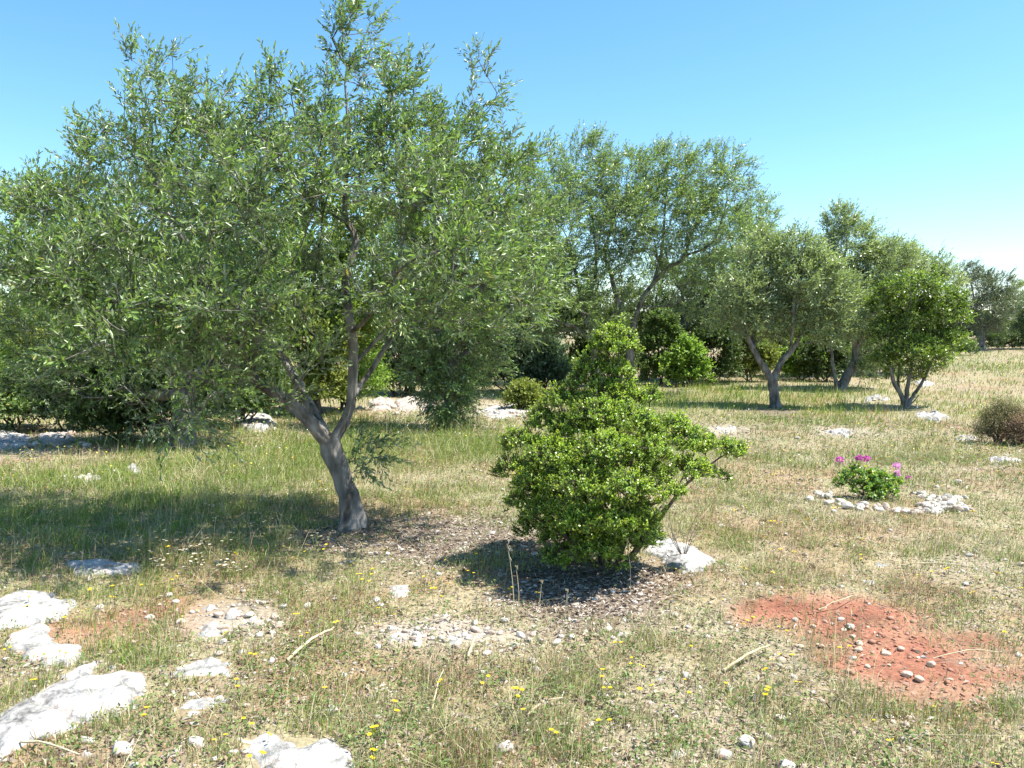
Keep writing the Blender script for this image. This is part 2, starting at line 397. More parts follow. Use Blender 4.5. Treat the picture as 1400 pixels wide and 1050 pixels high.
def masks(x, y):
    """red soil, leaf litter, lush green, pale gravel : each 0..1"""
    nz = (fbm(x * 2.2, y * 2.2, 31, 3) - .5)
    red = np.zeros_like(x)
    near = (y > 2) & (y < 9)
    for k, P in enumerate(RED):
        s = np.full(x.shape, -9.0); s[near] = poly_sd(x[near], y[near], P)
        red = np.maximum(red, ss(-.28, .18, s + nz * 1.1) * (1 if k == 0 else .8))
    lit = np.zeros_like(x)
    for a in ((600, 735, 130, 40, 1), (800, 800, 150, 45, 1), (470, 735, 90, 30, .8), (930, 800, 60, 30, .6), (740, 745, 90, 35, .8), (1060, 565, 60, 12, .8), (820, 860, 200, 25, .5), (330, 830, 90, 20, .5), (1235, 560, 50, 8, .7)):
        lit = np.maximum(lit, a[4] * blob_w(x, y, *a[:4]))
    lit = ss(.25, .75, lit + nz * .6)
    grn = np.zeros_like(x)
    for a in ((180, 680, 330, 60, 1), (420, 610, 260, 35, .9), (60, 760, 200, 25, .7), (620, 600, 100, 25, .8), (450, 880, 90, 30, .55), (980, 545, 300, 18, .9), (1130, 730, 70, 40, .45), (1010, 760, 60, 60, .5), (1280, 980, 120, 40, .55), (1380, 760, 60, 80, .3), (1330, 500, 120, 15, .5), (160, 900, 70, 25, .5), (930, 640, 80, 30, .3)):
        grn = np.maximum(grn, a[4] * blob_w(x, y, *a[:4]))
    grn = np.clip(grn + (fbm(x * .9, y * .9, 41, 4) - .5) * 1.3 + .12, 0, 1)
    grv = ss(.58, .72, fbm(x * 1.3 + 5, y * 1.3, 51, 4)) * .28
    for a in ((600, 860, 150, 18, .9), (310, 850, 90, 28, .9), (690, 560, 60, 14, .9), (30, 605, 90, 14, .9), (560, 555, 70, 10, .8), (1150, 590, 60, 8, .7), (640, 740, 90, 30, .5), (870, 860, 80, 15, .5), (990, 588, 40, 8, .8), (1320, 770, 90, 20, .35)):
        grv = np.maximum(grv, a[4] * blob_w(x, y, *a[:4]))
    grv = np.clip(grv, 0, 1)
    return red, lit, grn, grv
def ramp_axis(lo, hi, d0, d1, step, grow=1.09):
    a = list(np.arange(d0, d1, step)); s = step; x = a[-1]
    while x < hi: s *= grow; x += s; a.append(x)
    s = step; x = a[0]; b = []
    while x > lo: s *= grow; x -= s; b.append(x)
    return np.array(b[::-1] + a)
gx = ramp_axis(-450, 450, -5.2, 5.2, .04); gy = ramp_axis(-60, 700, 2.2, 10.5, .04)
X, Y = np.meshgrid(gx, gy); Z = gz(X, Y)
red, lit, grn, grv = masks(X, Y)
soil = np.array([.29, .225, .145]); straw = np.array([.40, .345, .21])
t = fbm(X * 3, Y * 3, 61, 4)[..., None]
Cg = soil * (1 - t) + straw * t
Cg = Cg * (1 - .45 * grn[..., None]) + np.array([.17, .20, .06]) * .45 * grn[..., None]
rs = (fbm(X * 1.1 + 9, Y * 1.1, 71, 4)[..., None]); rs = ss(.5, .7, rs) * .28
Cg = Cg * (1 - rs) + np.array([.33, .15, .075]) * rs
Cg = Cg * (1 - .8 * grv[..., None]) + np.array([.40, .355, .29]) * .8 * grv[..., None]
Cg = Cg * (1 - .75 * lit[..., None]) + np.array([.17, .13, .10]) * .75 * lit[..., None]  # brown litter, its colour darkened further to deepen the shade under trees and bush
rc = np.array([.31, .135, .085]) * (.55 + .9 * fbm(X * 5, Y * 5, 81, 4)[..., None]); rw = ss(.5, .7, fbm(X * 2.6, Y * 3.4, 83, 4)[..., None]) * .6; rc = rc * (1 - rw) + np.array([.36, .235, .15]) * rw
Cg = Cg * (1 - red[..., None]) + rc * red[..., None]
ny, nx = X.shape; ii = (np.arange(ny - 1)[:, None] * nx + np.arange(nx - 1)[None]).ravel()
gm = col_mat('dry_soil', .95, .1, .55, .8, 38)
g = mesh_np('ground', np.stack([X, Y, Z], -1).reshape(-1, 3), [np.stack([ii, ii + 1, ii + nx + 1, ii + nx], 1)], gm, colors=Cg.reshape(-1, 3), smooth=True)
tag(g, kind='structure')

# ------------------------------------------------------------------ rocks
ROCK_POLYS = []
def rock_slab(pp, thick, label, mat='rock', edge=.07, name='limestone_rock', cat='rock', tilt=0, rough=.02, seed=0, sink=0):
    P = poly_world(pp); c = P.mean(0); lo = P.min(0) - .08; hi = P.max(0) + .08
    st = max(.011, (hi - lo).max() / 110)
    x, y = np.meshgrid(np.arange(lo[0], hi[0], st), np.arange(lo[1], hi[1], st))
    w = (fbm(x * 7, y * 7, 100 + seed, 4) - .5)
    s = poly_sd(x, y, P) + w * min(.13, edge * 1.5)
    ROCK_POLYS.append(P)
    h = np.clip(s / edge, -1, 1); prof = np.where(h > 0, np.sqrt(1 - (1 - h) ** 2), h * .9)
    z = gz(x, y) - .012 + thick * prof + rough * 2.2 * (fbm(x * 5, y * 5, 200 + seed, 3) - .5) * (h > 0) + rough * .9 * (vn(x * 28, y * 28, seed) - .5) * (h > 0)
    if sink: z = z - sink * ss(.42, .58, fbm(x * 5.5, y * 4, 400 + seed, 4))
    crack = np.abs(fbm(x * 2.3, y * 2.3, 300 + seed, 3) - .5); z = z - (h > .2) * thick * .5 * np.exp(-(crack / .014) ** 2)
    z = z + tilt * (x - c[0])
    ny, nx = x.shape; i = (np.arange(ny - 1)[:, None] * nx + np.arange(nx - 1)[None]).ravel()
    fq = np.stack([i, i + 1, i + nx + 1, i + nx], 1); ok = (h.ravel()[fq] > -.95).any(1); fq = fq[ok]
    use = np.unique(fq); mp = np.zeros(nx * ny, int); mp[use] = np.arange(len(use))
    V = np.stack([x, y, z], -1).reshape(-1, 3)[use]
    org = np.array([c[0], c[1], float(gz(c[0], c[1]))])
    o = mesh_np(name, V, [mp[fq]], M[mat], None, org, smooth=True); o.location = tuple(org)
    return tag(o, label, cat, 'limestone rocks and boulders')
slabs = [
 ([(-25,832),(0,822),(30,811),(70,811),(98,824),(92,845),(62,854),(30,858),(-25,872)], .12, 'smooth white boulder at the left edge, uppermost of the foreground slabs'),
 ([(5,872),(40,857),(75,853),(80,880),(108,884),(122,898),(98,915),(50,908),(22,900)], .09, 'white notched slab just below the uppermost left boulder'),
 ([(-20,992),(30,965),(55,946),(85,930),(80,921),(100,914),(130,907),(138,925),(165,921),(200,924),(209,950),(180,970),(130,986),(90,1002),(50,1016),(20,1036),(-20,1050)], .10, 'largest white limestone slab spreading over the lower left foreground'),
 ([(233,922),(250,910),(290,899),(318,905),(316,926),(280,931),(240,934)], .06, 'long pale rock in grass right of the largest slab, upper of two'),
 ([(238,968),(280,953),(320,953),(302,970),(262,986),(240,990)], .06, 'wedge shaped pale rock right of the largest slab, lower of two'),
 ([(322,1012),(360,1002),(400,1003),(450,1010),(485,1030),(480,1075),(340,1075),(328,1034)], .07, 'broad white slab cut off by the bottom edge of the photo'),
 ([(240,850),(268,822),(312,816),(345,828),(340,845),(330,860),(300,878),(262,874)], .05, 'low broken white outcrop with loose rubble, left half'),
 ([(350,832),(375,828),(388,842),(372,856),(345,852)], .04, 'small flat fragment at the right of the broken outcrop'),
 ([(528,856),(560,862),(592,872),(600,884),(565,889),(535,876)], .035, 'left piece of the flat stony strip below the green bush'),
 ([(600,872),(640,861),(668,866),(662,884),(615,888)], .035, 'middle piece of the flat stony strip below the green bush'),
 ([(672,868),(712,862),(722,872),(700,882),(668,880)], .03, 'right piece of the flat stony strip below the green bush'),
 ([(886,742),(915,739),(950,751),(980,767),(962,780),(940,785),(905,770),(878,757)], .11, 'flat white slab right beside the green bush'),
 ([(838,856),(865,854),(871,868),(846,873)], .05, 'square white stone in front of the green bush shadow'),
 ([(534,801),(560,799),(563,814),(540,820)], .05, 'squarish white stone left of the green bush shadow'),
 ([(888,921),(912,921),(920,932),(892,936)], .05, 'single white stone in dry grass below the flat slab by the bush'),
 ([(84,770),(150,764),(198,771),(190,785),(100,789)], .06, 'long grey slab lying in the shade of the near olive'),
 ([(962,586),(1000,582),(1012,591),(972,597)], .05, 'flat pale slab in grass left of the forked olive'),
 ([(1115,589),(1150,586),(1168,592),(1158,599),(1120,598)], .06, 'pale low rock in the meadow above the geranium'),
 ([(1250,566),(1275,564),(1302,572),(1280,577),(1258,574)], .08, 'white slab at the edge of the round green tree shadow'),
 ([(1178,545),(1200,541),(1216,546),(1208,551),(1184,551)], .08, 'grey rock in the shade left of the round green tree'),
 ([(1176,770),(1200,766),(1224,772),(1220,780),(1182,779)], .03, 'upper of two white stones between geranium and red soil'),
 ([(1180,793),(1198,791),(1204,799),(1186,802)], .035, 'lower of two white stones between geranium and red soil'),
 ([(1345,628),(1385,625),(1398,631),(1360,635)], .04, 'flat stone in grass below the brown shrub'),
 ([(173,640),(186,636),(194,646),(182,652)], .08, 'small rock standing in the green meadow at left'),
 ([(96,652),(125,647),(142,656),(118,662)], .04, 'low flat stone in the green meadow at left'),
 ([(1250,523),(1268,521),(1278,526),(1262,530)], .12, 'white rock behind the round green tree'),
 ([(-30,596),(15,590),(45,600),(40,612),(-10,618),(-40,610)], .09, 'pale rubble rock at the far left under the scrub'),
 ([(50,597),(90,592),(110,604),(80,612),(55,609)], .07, 'low pink stained rock beside the far left rubble'),
 ([(322,578),(340,572),(372,574),(378,588),(345,592),(325,588)], .20, 'white jagged boulder at the scrub edge behind the near trunk'),
 ([(503,552),(520,546),(538,549),(536,560),(508,562)], .15, 'left boulder of the low stone bank behind the near olive'),
 ([(540,550),(562,545),(585,549),(582,560),(545,562)], .13, 'right boulder of the low stone bank behind the near olive'),
 ([(652,562),(690,552),(722,560),(716,572),(668,576)], .07, 'bleached flat outcrop in grass behind the green bush'),
 ([(1305,598),(1330,596),(1338,601),(1312,603)], .03, 'thin pale stone left of the brown shrub'),
]
for k, s in enumerate(slabs):
    y0 = sum(p[1] for p in s[0]) / len(s[0])
    rock_slab(s[0], s[1] * (.5 if y0 > 700 else .6), s[2], 'rock_rosy' if 'pink' in s[2] or 'bank' in s[2] else ('rock_grey' if 'grey' in s[2] else 'rock'), edge=min(.12, s[1] * 1.1 + .03), seed=k, sink=(.10 if y0 < 600 and s[1] < .1 else (.02 if 'outcrop' in s[2] or 'strip' in s[2] else .006)), rough=.013 if y0 > 700 else .04)

def ico(sub):
    import bmesh
    bm = bmesh.new(); bmesh.ops.create_icosphere(bm, subdivisions=sub, radius=1)
    V = np.array([v.co[:] for v in bm.verts]); Fv = np.array([[v.index for v in f.verts] for f in bm.faces]); bm.free(); return V, Fv
IV2, IF2 = ico(3); IV1, IF1 = ico(1)
def stone_shape(seed, V, flat=.6):
    r = np.random.default_rng(seed); v = V.copy()
    for k in range(9):
        d = unit(r.normal(0, 1, 3)); c = r.uniform(.55, .9); h = v @ d; v = v - np.outer(np.maximum(h - c, 0), d) * .85
    v *= 1 + .05 * np.sin(v @ r.normal(0, 4, 3) + 1)[:, None]
    v *= np.array([r.uniform(.8, 1.25), r.uniform(.7, 1.0), flat * r.uniform(.8, 1.2)])
    return v
stone_me = []
for k in range(15):
    mn = 'pebble_cream' if k > 11 else ['pebble', 'pebble_grey', 'pebble_rosy'][k % 3] if k > 4 else 'pebble'
    o = mesh_np('stone', stone_shape(900 + k, IV2), [IF2], M[mn], smooth=False); stone_me.append(o.data); bpy.data.objects.remove(o)
def stone(x, y, s, k, label, group, name='stone', dz=.25, cat='stone', tilt=.3):
    o = bpy.data.objects.new(name, stone_me[k % 15]); col.objects.link(o)
    o.location = (x, y, float(gz(x, y)) + s * dz); o.scale = (s, s, s)
    o.rotation_euler = (random.uniform(-tilt, tilt), random.uniform(-tilt, tilt), random.uniform(0, 6.28)); return tag(o, label, cat, group)
random.seed(5)
# a ring of stones round the geranium
gc = at(1222, 688)
ring_c = np.array([gc[0], gc[1] + .08])
n = 0
for k in range(140):
    a = random.uniform(0, 6.283); rr = random.gauss(.62, .08)
    if k < 75: a = random.uniform(math.pi * .95, math.pi * 2.05)
    s = random.uniform(.02, .06)
    if 75 <= k < 120: a = random.uniform(-1.2, .7); rr = random.uniform(.35, .68)
    stone(ring_c[0] + math.cos(a) * rr, ring_c[1] + math.sin(a) * rr * .8, s, random.choice([0, 1, 2, 3, 4, 8, 11, 10]), 'rough pale stone of the ring round the pink geranium', 'stones ringing the geranium bed', 'ring_stone', dz=random.uniform(-.05, .5))
# stones of the red patch
for (px, py, s) in [(1112,858,.022),(1153,862,.02),(1166,871,.02),(1174,881,.028),(1174,890,.034),(1210,895,.034),(1232,888,.026),(1273,910,.03),(1240,924,.036),(1258,931,.036),(1094,885,.026),(1186,912,.02),(1118,882,.015),(1200,870,.014),(1216,910,.013),(1255,900,.014),(1186,858,.014),(1300,930,.016),(1068,905,.03)]:
    p = at(px, py); stone(p[0], p[1], s * .85, 12 + random.randrange(3), 'small cream stone lying on the bare red soil', 'stones on the red soil patch')
# loose stones: counted ones
cand = [(453,972,.034),(690,1024,.04),(300,958,.03),(488,868,.02),(345,1028,.03),(372,905,.03),(400,930,.025),(230,815,.03),(378,812,.03),(728,905,.03),(733,917,.028),(826,938,.03),(745,960,.02),(665,895,.03),(800,865,.02),(815,870,.02),(782,872,.025),(1068,985,.03),(1020,1018,.045),(990,1035,.04),(1075,1050,.04),(270,1020,.045),(165,1030,.05),(120,1015,.03),(305,880,.03),(355,870,.03),(300,895,.03),(205,845,.03),(135,832,.03),(420,830,.03),(480,770,.03),(520,830,.03),(515,822,.04),(610,845,.03),(690,850,.03),(1000,945,.03),(940,745,.03),(760,880,.03),(1140,700,.03),(1105,705,.03),(985,720,.03),(1035,800,.02),(1320,800,.03),(1310,660,.05),(1090,600,.05),(1235,545,.05),(1205,560,.05),(1195,548,.06)]
for (px, py, s) in cand:
    p = at(px, py); stone(p[0], p[1], s * .9, random.randrange(6), 'loose white stone lying in the dry grass', 'loose stones in the grass')
rq = random.Random(77)
for (px, py, rx, ry, n_, s0, lab) in [(310, 848, 80, 30, 26, .028, 'angular white fragment of the broken outcrop rubble'), (625, 872, 105, 14, 26, .022, 'small white fragment along the stony strip below the green bush'), (60, 604, 75, 9, 20, .07, 'pale rubble stone at the far left under the scrub'), (548, 556, 60, 8, 16, .08, 'pale rubble stone of the bank behind the near olive'), (690, 563, 40, 9, 12, .06, 'pale stone on the bleached outcrop behind the green bush'), (350, 582, 35, 6, 7, .09, 'pale stone by the jagged boulder at the scrub edge')]:
    for k in range(n_):
        p = at(round(rq.gauss(px, rx * .5)), round(rq.gauss(py, ry * .5))); stone(p[0], p[1], s0 * rq.uniform(.5, 1.3), rq.choice([0, 1, 2, 3, 4, 8, 11]), lab, lab.split(' of ')[0] + 's: ' + str(lab.split()[-1]) + ' rubble')
rs_ = np.random.default_rng(55); cnt = 0
while cnt < 190:
    d = 2.7 + 7 * rs_.random() ** 1.4; b = rs_.uniform(-.62, .62); x = d * math.sin(b); y = d * math.cos(b)
    m = masks(np.array([x]), np.array([y])); pr = .15 + m[3][0] * .9 + m[1][0] * .25 - m[2][0] * .2
    if rs_.random() > pr: continue
    stone(x, y, rs_.uniform(.010, .026) * (1 + .5 * m[3][0]), int(rs_.integers(12)), 'loose white stone lying in the dry grass', 'loose stones in the grass', dz=.2); cnt += 1
# uncountable gravel
def scatter(n, dmin, dmax, pw, bear=.92, seed=0):
    r = np.random.default_rng(seed); d = dmin * (dmax / dmin) ** (r.random(n) ** pw); b = r.uniform(-bear, bear, n)
    return d * np.sin(b), d * np.cos(b), d, r
x, y, d, r = scatter(140000, 2.2, 30, .9, seed=77)
m = masks(x, y); pr = .07 + .8 * m[3] ** 1.2 + .30 * m[1] + .45 * m[0] + .35 * ss(.55, .75, vn(x * 2.5, y * 2.5, 404)) * .5
k = r.random(len(x)) < pr * .55; x, y, d = x[k], y[k], d[k]; n = len(x)
s = r.uniform(.003, .011, n) * (1 + .05 * d) * (1 + 1.0 * (r.random(n) < .1))
shp = np.stack([stone_shape(i, IV1, .55) for i in range(16)])[r.integers(0, 16, n)]
a = r.uniform(0, 6.28, n); ca, sa = np.cos(a)[:, None], np.sin(a)[:, None]
vx = shp[:, :, 0] * ca - shp[:, :, 1] * sa; vy = shp[:, :, 0] * sa + shp[:, :, 1] * ca
V = np.stack([x[:, None] + vx * s[:, None], y[:, None] + vy * s[:, None], gz(x, y)[:, None] + (shp[:, :, 2] + .2) * s[:, None]], -1).reshape(-1, 3)
Fg = (IF1[None] + (np.arange(n) * len(IV1))[:, None, None]).reshape(-1, 3)
q = r.random(n)[:, None]; C = np.array([.58, .54, .47]) * (1 - q) + np.array([.28, .22, .17]) * q
m0 = masks(x, y)[0][:, None]; C = C * (1 - .85 * m0) + np.array([.36, .16, .095]) * .85 * m0
gv = mesh_np('gravel', V, [Fg], col_mat('gravel_stone', .95, .1), colors=np.repeat(C, len(IV1), 0)); tag(gv, 'fine pale gravel and grit scattered over the ground', 'gravel', kind='stuff')

# ------------------------------------------------------------------ grass, herbs, litter
def on_rock(x, y):
    s = np.full(x.shape, -9.)
    for P in ROCK_POLYS:
        lo = P.min(0) - .1; hi = P.max(0) + .1; k = (x > lo[0]) & (x < hi[0]) & (y > lo[1]) & (y < hi[1])
        if k.any(): s[k] = np.maximum(s[k], poly_sd(x[k], y[k], P))
    return s
def pal(q, cols):
    q = np.clip(q, 0, .9999) * (len(cols) - 1); i = q.astype(int); f = (q - i)[:, None]; cols = np.array(cols)
    return cols[i] * (1 - f) + cols[i + 1] * f
GREENS = [(.14, .23, .03), (.25, .34, .06), (.40, .46, .12)]
STRAWS = [(.42, .36, .18), (.56, .49, .28), (.68, .62, .40)]
RUST = [(.27, .14, .08), (.40, .26, .16), (.34, .25, .17)]
def grass(name, label, n, dmin, dmax, pw, h, hv, w, seed, green_bias=0, kmin=.3, curve=True, tri=False, seg_lean=.5):
    x, y, d, r = scatter(n, dmin, dmax, pw, seed=seed)
    # clump
    cx = r.normal(0, .018, n); 
    m = masks(x, y); cl = ss(.3, .7, vn(x * 6, y * 6, 500 + seed)); cl2 = ss(.25, .8, fbm(x * 1.6, y * 1.6, 520, 3))
    pr = np.clip(kmin + .6 * cl * cl2 + .55 * m[2] - .45 * m[1] - .5 * m[3], .04, 1) * (1 - .82 * m[0] ** 1.8)
    sr = on_rock(x, y); pr = pr * (sr < .0 + .03 * r.random(n))
    k = r.random(n) < pr; x, y, d = x[k], y[k], d[k]; g = m[2][k]; li = m[1][k]; n = len(x)
    gq = np.clip(g * .75 + .35 * (vn(x * 3.3, y * 3.3, 600) - .5) + green_bias, 0, 1)
    isg = r.random(n) < gq; isr = (~isg) & (r.random(n) < .22 + .36 * ss(.52, .7, fbm(x * 1.1 + 9, y * 1.1, 71, 4)))
    q = r.random(n); C = pal(q, STRAWS); C[isr] = pal(q[isr], RUST); C[isg] = pal(q[isg], GREENS)
    hh = h * (1 + hv * r.normal(0, 1, n)).clip(.35, 2.4) * (.55 + .75 * cl[k]) * (.75 + .8 * g) * (1 - .3 * li)
    ww = w * r.uniform(.7, 1.3, n) * np.maximum(1, d / 5.5)
    a = r.uniform(0, 6.28, n); dx = np.stack([np.cos(a), np.sin(a), np.zeros(n)], 1)
    la = r.uniform(0, 6.28, n); lean = np.stack([np.cos(la), np.sin(la), np.zeros(n)], 1) * (np.abs(r.normal(0, seg_lean, n)))[:, None] + np.array([.12, 0, 0])
    P = np.stack([x, y, gz(x, y) - .006], 1); up = np.array([0, 0, 1.])
    mid = P + (up * .6 + lean * .28) * hh[:, None]; top = P + (up * (1 - .25 * np.linalg.norm(lean, axis=1, keepdims=True).clip(0, 2)) + lean * .95) * hh[:, None]
    W = dx * ww[:, None]; b = np.arange(n)[:, None]
    if tri:
        V = np.stack([P - W * .6, P + W * .6, top], 1).reshape(-1, 3); Fc = [b * 3 + np.array([[0, 1, 2]])]; kv = 3
    else:
        V = np.stack([P - W * .5, P + W * .5, mid + W * .4, mid - W * .4, top], 1).reshape(-1, 3); Fc = [b * 5 + np.array([[0, 1, 2, 3]]), b * 5 + np.array([[3, 2, 4]])]; kv = 5
    o = mesh_np(name, V, Fc, M['grass'], colors=np.repeat(C, kv, 0)); return tag(o, label, 'grass', kind='stuff')
grass('meadow_grass', 'short mixed green and straw coloured grass of the near meadow', 640000, 2.2, 12, .85, .040, .45, .0034, 1, .16)
grass('far_grass', 'yellow green meadow grass stretching back under the trees', 430000, 9, 90, .8, .095, .4, .0036, 2, .30, tri=True)
grass('dry_straw', 'thin dry straw lying and standing in the near grass', 76000, 2.2, 14, .8, .13, .5, .0018, 3, -.5, kmin=.05, seg_lean=1.3)
def litter(name, label, n, seed, herb):
    x, y, d, r = scatter(n, 2.2, 16, .85, seed=seed); m = masks(x, y); sr = on_rock(x, y)
    cl = ss(.35, .65, vn(x * 9, y * 9, 700 + seed))
    if herb: pr = np.clip(.16 + .6 * cl * (.4 + m[2]) - .3 * m[1] - .2 * m[3], 0, 1) * (1 - .95 * m[0])
    else: pr = np.clip(.18 + .9 * m[1], 0, 1) * (1 - .8 * m[0])
    k = (r.random(n) < pr) & (sr < .01); x, y, d = x[k], y[k], d[k]; n = len(x); g = m[2][k]
    z = gz(x, y); q = r.random(n)
    if herb:
        P = np.stack([x, y, z + r.uniform(0, .035, n) * (1 + g)], 1); D = unit(np.stack([r.normal(0, 1, n), r.normal(0, 1, n), r.uniform(.1, 1.2, n)], 1))
        C = pal(q, [(.10, .17, .04), (.17, .25, .07), (.28, .33, .13)]); rd = r.random(n) < .16; C[rd] = pal(q[rd], RUST); L0 = r.uniform(.012, .03, n); W = L0 * r.uniform(.25, .5, n)
        Nn = np.array([0, 0, 1.]) + r.normal(0, .4, (n, 3))
    else:
        P = np.stack([x, y, z + r.uniform(.001, .014, n)], 1); D = unit(np.stack([r.normal(0, 1, n), r.normal(0, 1, n), r.normal(0, .22, n)], 1))
        C = pal(q, [(.10, .07, .05), (.20, .15, .115), (.34, .28, .23), (.50, .45, .38)]); L0 = r.uniform(.018, .05, n); W = L0 * r.uniform(.16, .35, n)
        Nn = np.array([0, 0, 1.]) + r.normal(0, .45, (n, 3))
    s = np.maximum(1, d / 7); V, Fc, kv = leaf_geo(P, D, Nn, L0 * s, W * s, False)
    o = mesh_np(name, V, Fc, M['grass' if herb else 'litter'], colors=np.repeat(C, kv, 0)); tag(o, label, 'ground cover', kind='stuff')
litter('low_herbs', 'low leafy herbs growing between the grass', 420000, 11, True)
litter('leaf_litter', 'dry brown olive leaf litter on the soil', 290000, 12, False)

# ------------------------------------------------------------------ small flowers
def flower_mesh(kind, seed):
    r = np.random.default_rng(seed); vs = []; fs = []; cs = []; n0 = 0
    h = r.uniform(.05, .11); heads = 1 if kind == 'yellow' else 3
    for hd in range(heads + (r.random() < .6)):
        top = np.array([r.normal(0, .015), r.normal(0, .015), h * r.uniform(.8, 1.1)]); bx = np.array([0, 0, 0.])
        t = Tubes(); t.add(np.array([bx, (bx + top) / 2 + [.004, 0, 0], top]), [.0013, .0011, .001], 3); v = t.v[0]
        vs.append(v); fs.append(t.f[0] + n0); cs.append(np.tile([.14, .20, .06], (len(v), 1))); n0 += len(v)
        np_ = 7 if kind == 'yellow' else 6
        for k in range(np_):
            a = k * 6.283 / np_; d = np.array([[math.cos(a), math.sin(a), .35]]); R_ = .010 if kind == 'yellow' else .007
            V, Fc, kv = leaf_geo(top[None], d, np.array([[0, 0, 1.]]), [R_], [R_ * .9], True, .1, .0)
            vs.append(V); fs.append(Fc[0] + n0); n0 += len(V)
            cs.append(np.tile([.80, .62, .03] if kind == 'yellow' else [.78, .78, .76], (len(V), 1)))
        iv = IV1 * np.array([.004, .004, .003]) + top; vs.append(iv); 
        f3 = IF1 + n0; n0 += len(iv)
        fs.append(f3); cs.append(np.tile([.72, .48, .03], (len(iv), 1)))
    o = mesh_np('wildflower', np.concatenate(vs), fs, M['petal'], colors=np.concatenate(cs)); me = o.data; bpy.data.objects.remove(o); return me
ymesh = [flower_mesh('yellow', i) for i in range(5)]; wmesh = [flower_mesh('white', 20 + i) for i in range(4)]
def put_flower(me, x, y, s, label, cat, group, name):
    o = bpy.data.objects.new(name, me); col.objects.link(o); o.location = (x, y, float(gz(x, y))); o.scale = (s, s, s)
    o.rotation_euler = (random.uniform(-.2, .2), random.uniform(-.2, .2), random.uniform(0, 6.28)); tag(o, label, cat, group)
pts_y = [(855,895),(870,965),(995,955),(190,750),(698,985),(702,975),(713,1005),(748,1015),(824,960),(832,1005),(820,962),(528,1015),(516,1035),(610,955),(665,952),(1046,975),(1045,985),(1050,945),(85,868),(340,910),(330,960),(205,1003),(1085,710),(1060,720),(1150,905),(1365,885),(505,805),(512,812),(600,835),(420,770),(405,783),(695,820),(735,832)]
for p_ in pts_y:
    p = at(*p_); put_flower(random.choice(ymesh), p[0], p[1], random.uniform(.9, 1.4), 'small yellow wildflower in the dry grass', 'flower', 'yellow wildflowers', 'yellow_flower')
cnt = len(pts_y); r4 = np.random.default_rng(91)
while cnt < 300:
    d = 2.7 + 8 * r4.random() ** 1.3; b = r4.uniform(-.6, .6); x = d * math.sin(b); y = d * math.cos(b)
    m = masks(np.array([x]), np.array([y])); w = vn(np.array([x * 1.4]), np.array([y * 1.4]), 808)[0]
    if m[0][0] > .3 or m[1][0] > .6 or r4.random() > ss(.35, .75, w) + (.2 if x > 1 else 0): continue
    put_flower(ymesh[int(r4.integers(5))], x, y, r4.uniform(.6, 1.2), 'small yellow wildflower in the dry grass', 'flower', 'yellow wildflowers', 'yellow_flower'); cnt += 1
for k in range(45):
    p = at(random.gauss(255, 45), random.gauss(775, 14)) if k < 30 else at(random.gauss(330, 70), random.gauss(735, 20))
    put_flower(random.choice(wmesh), p[0], p[1], random.uniform(1.1, 1.7), 'small white wildflower in the shade of the near olive', 'flower', 'white wildflowers in the olive shade', 'white_flower')
x, y, d, r = scatter(9000, 9, 45, .9, seed=99); m = masks(x, y); w = vn(x * .9, y * .9, 809)
k = (r.random(len(x)) < ss(.3, .8, w) * .7) & (m[1] < .5); x, y, d = x[k], y[k], d[k]; n = len(x); P = np.stack([x, y, gz(x, y) + r.uniform(.06, .2, n)], 1)
V, Fc, kv = leaf_geo(P, r.normal(0, 1, (n, 3)) + [0, 0, .3], r.normal(0, .5, (n, 3)) + [0, 0, 1], .012 + .0012 * d, .012 + .001 * d, False)
C = np.where((r.random(n) < .7)[:, None], np.array([.75, .62, .08]), np.array([.72, .72, .66]))
tag(mesh_np('far_wildflowers', V, Fc, M['petal'], colors=np.repeat(C, kv, 0)), 'yellow and white specks of wildflowers in the farther meadow', 'flowers', kind='stuff')
# ------------------------------------------------------------------ the near olive tree
b1 = at(482, 722); D = b1[1]
limbs = [LB(D, [(482,724,0,.080),(478,690,.0,.070),(468,650,0,.066),(456,615,0,.072),(451,600,0,.065)]),
 LB(D, [(450,604,0,.05),(428,580,-.1,.047),(388,546,-.2,.042),(345,515,-.3,.036),(347,475,-.35,.030),(354,400,-.35,.027),(358,320,-.3,.024),(356,260,-.2,.02),(368,190,-.1,.012)]),
 LB(D, [(452,606,0,.045),(470,578,.05,.045),(481,540,.1,.037),(483,480,.1,.036),(476,430,.1,.032),(473,380,.15,.028),(486,330,.2,.026),(472,290,.2,.02),(476,200,.2,.014),(472,110,.3,.009)]),
 LB(D, [(440,594,.05,.05),(415,540,.35,.04),(372,470,.6,.034),(290,380,.9,.028),(220,270,.9,.021),(195,150,.8,.011)]),
 LB(D, [(480,545,.1,.025),(530,470,.45,.024),(566,400,.6,.022),(560,340,.6,.018),(600,235,.6,.018),(650,140,.6,.01)]),
 LB(D, [(375,538,-.22,.025),(320,500,-.1,.022),(240,450,.1,.018),(150,380,.1,.012),(110,290,-.1,.008)]),
 LB(D, [(482,500,.1,.018),(540,440,.4,.016),(620,370,.6,.013),(670,290,.5,.008)])]
b = lambda *a, **k: PX(D, *a, **k)
b = lambda px, py, rx, ry, *a, **k: PX(D, px, py, rx * .9, ry * .88, *a, **k)
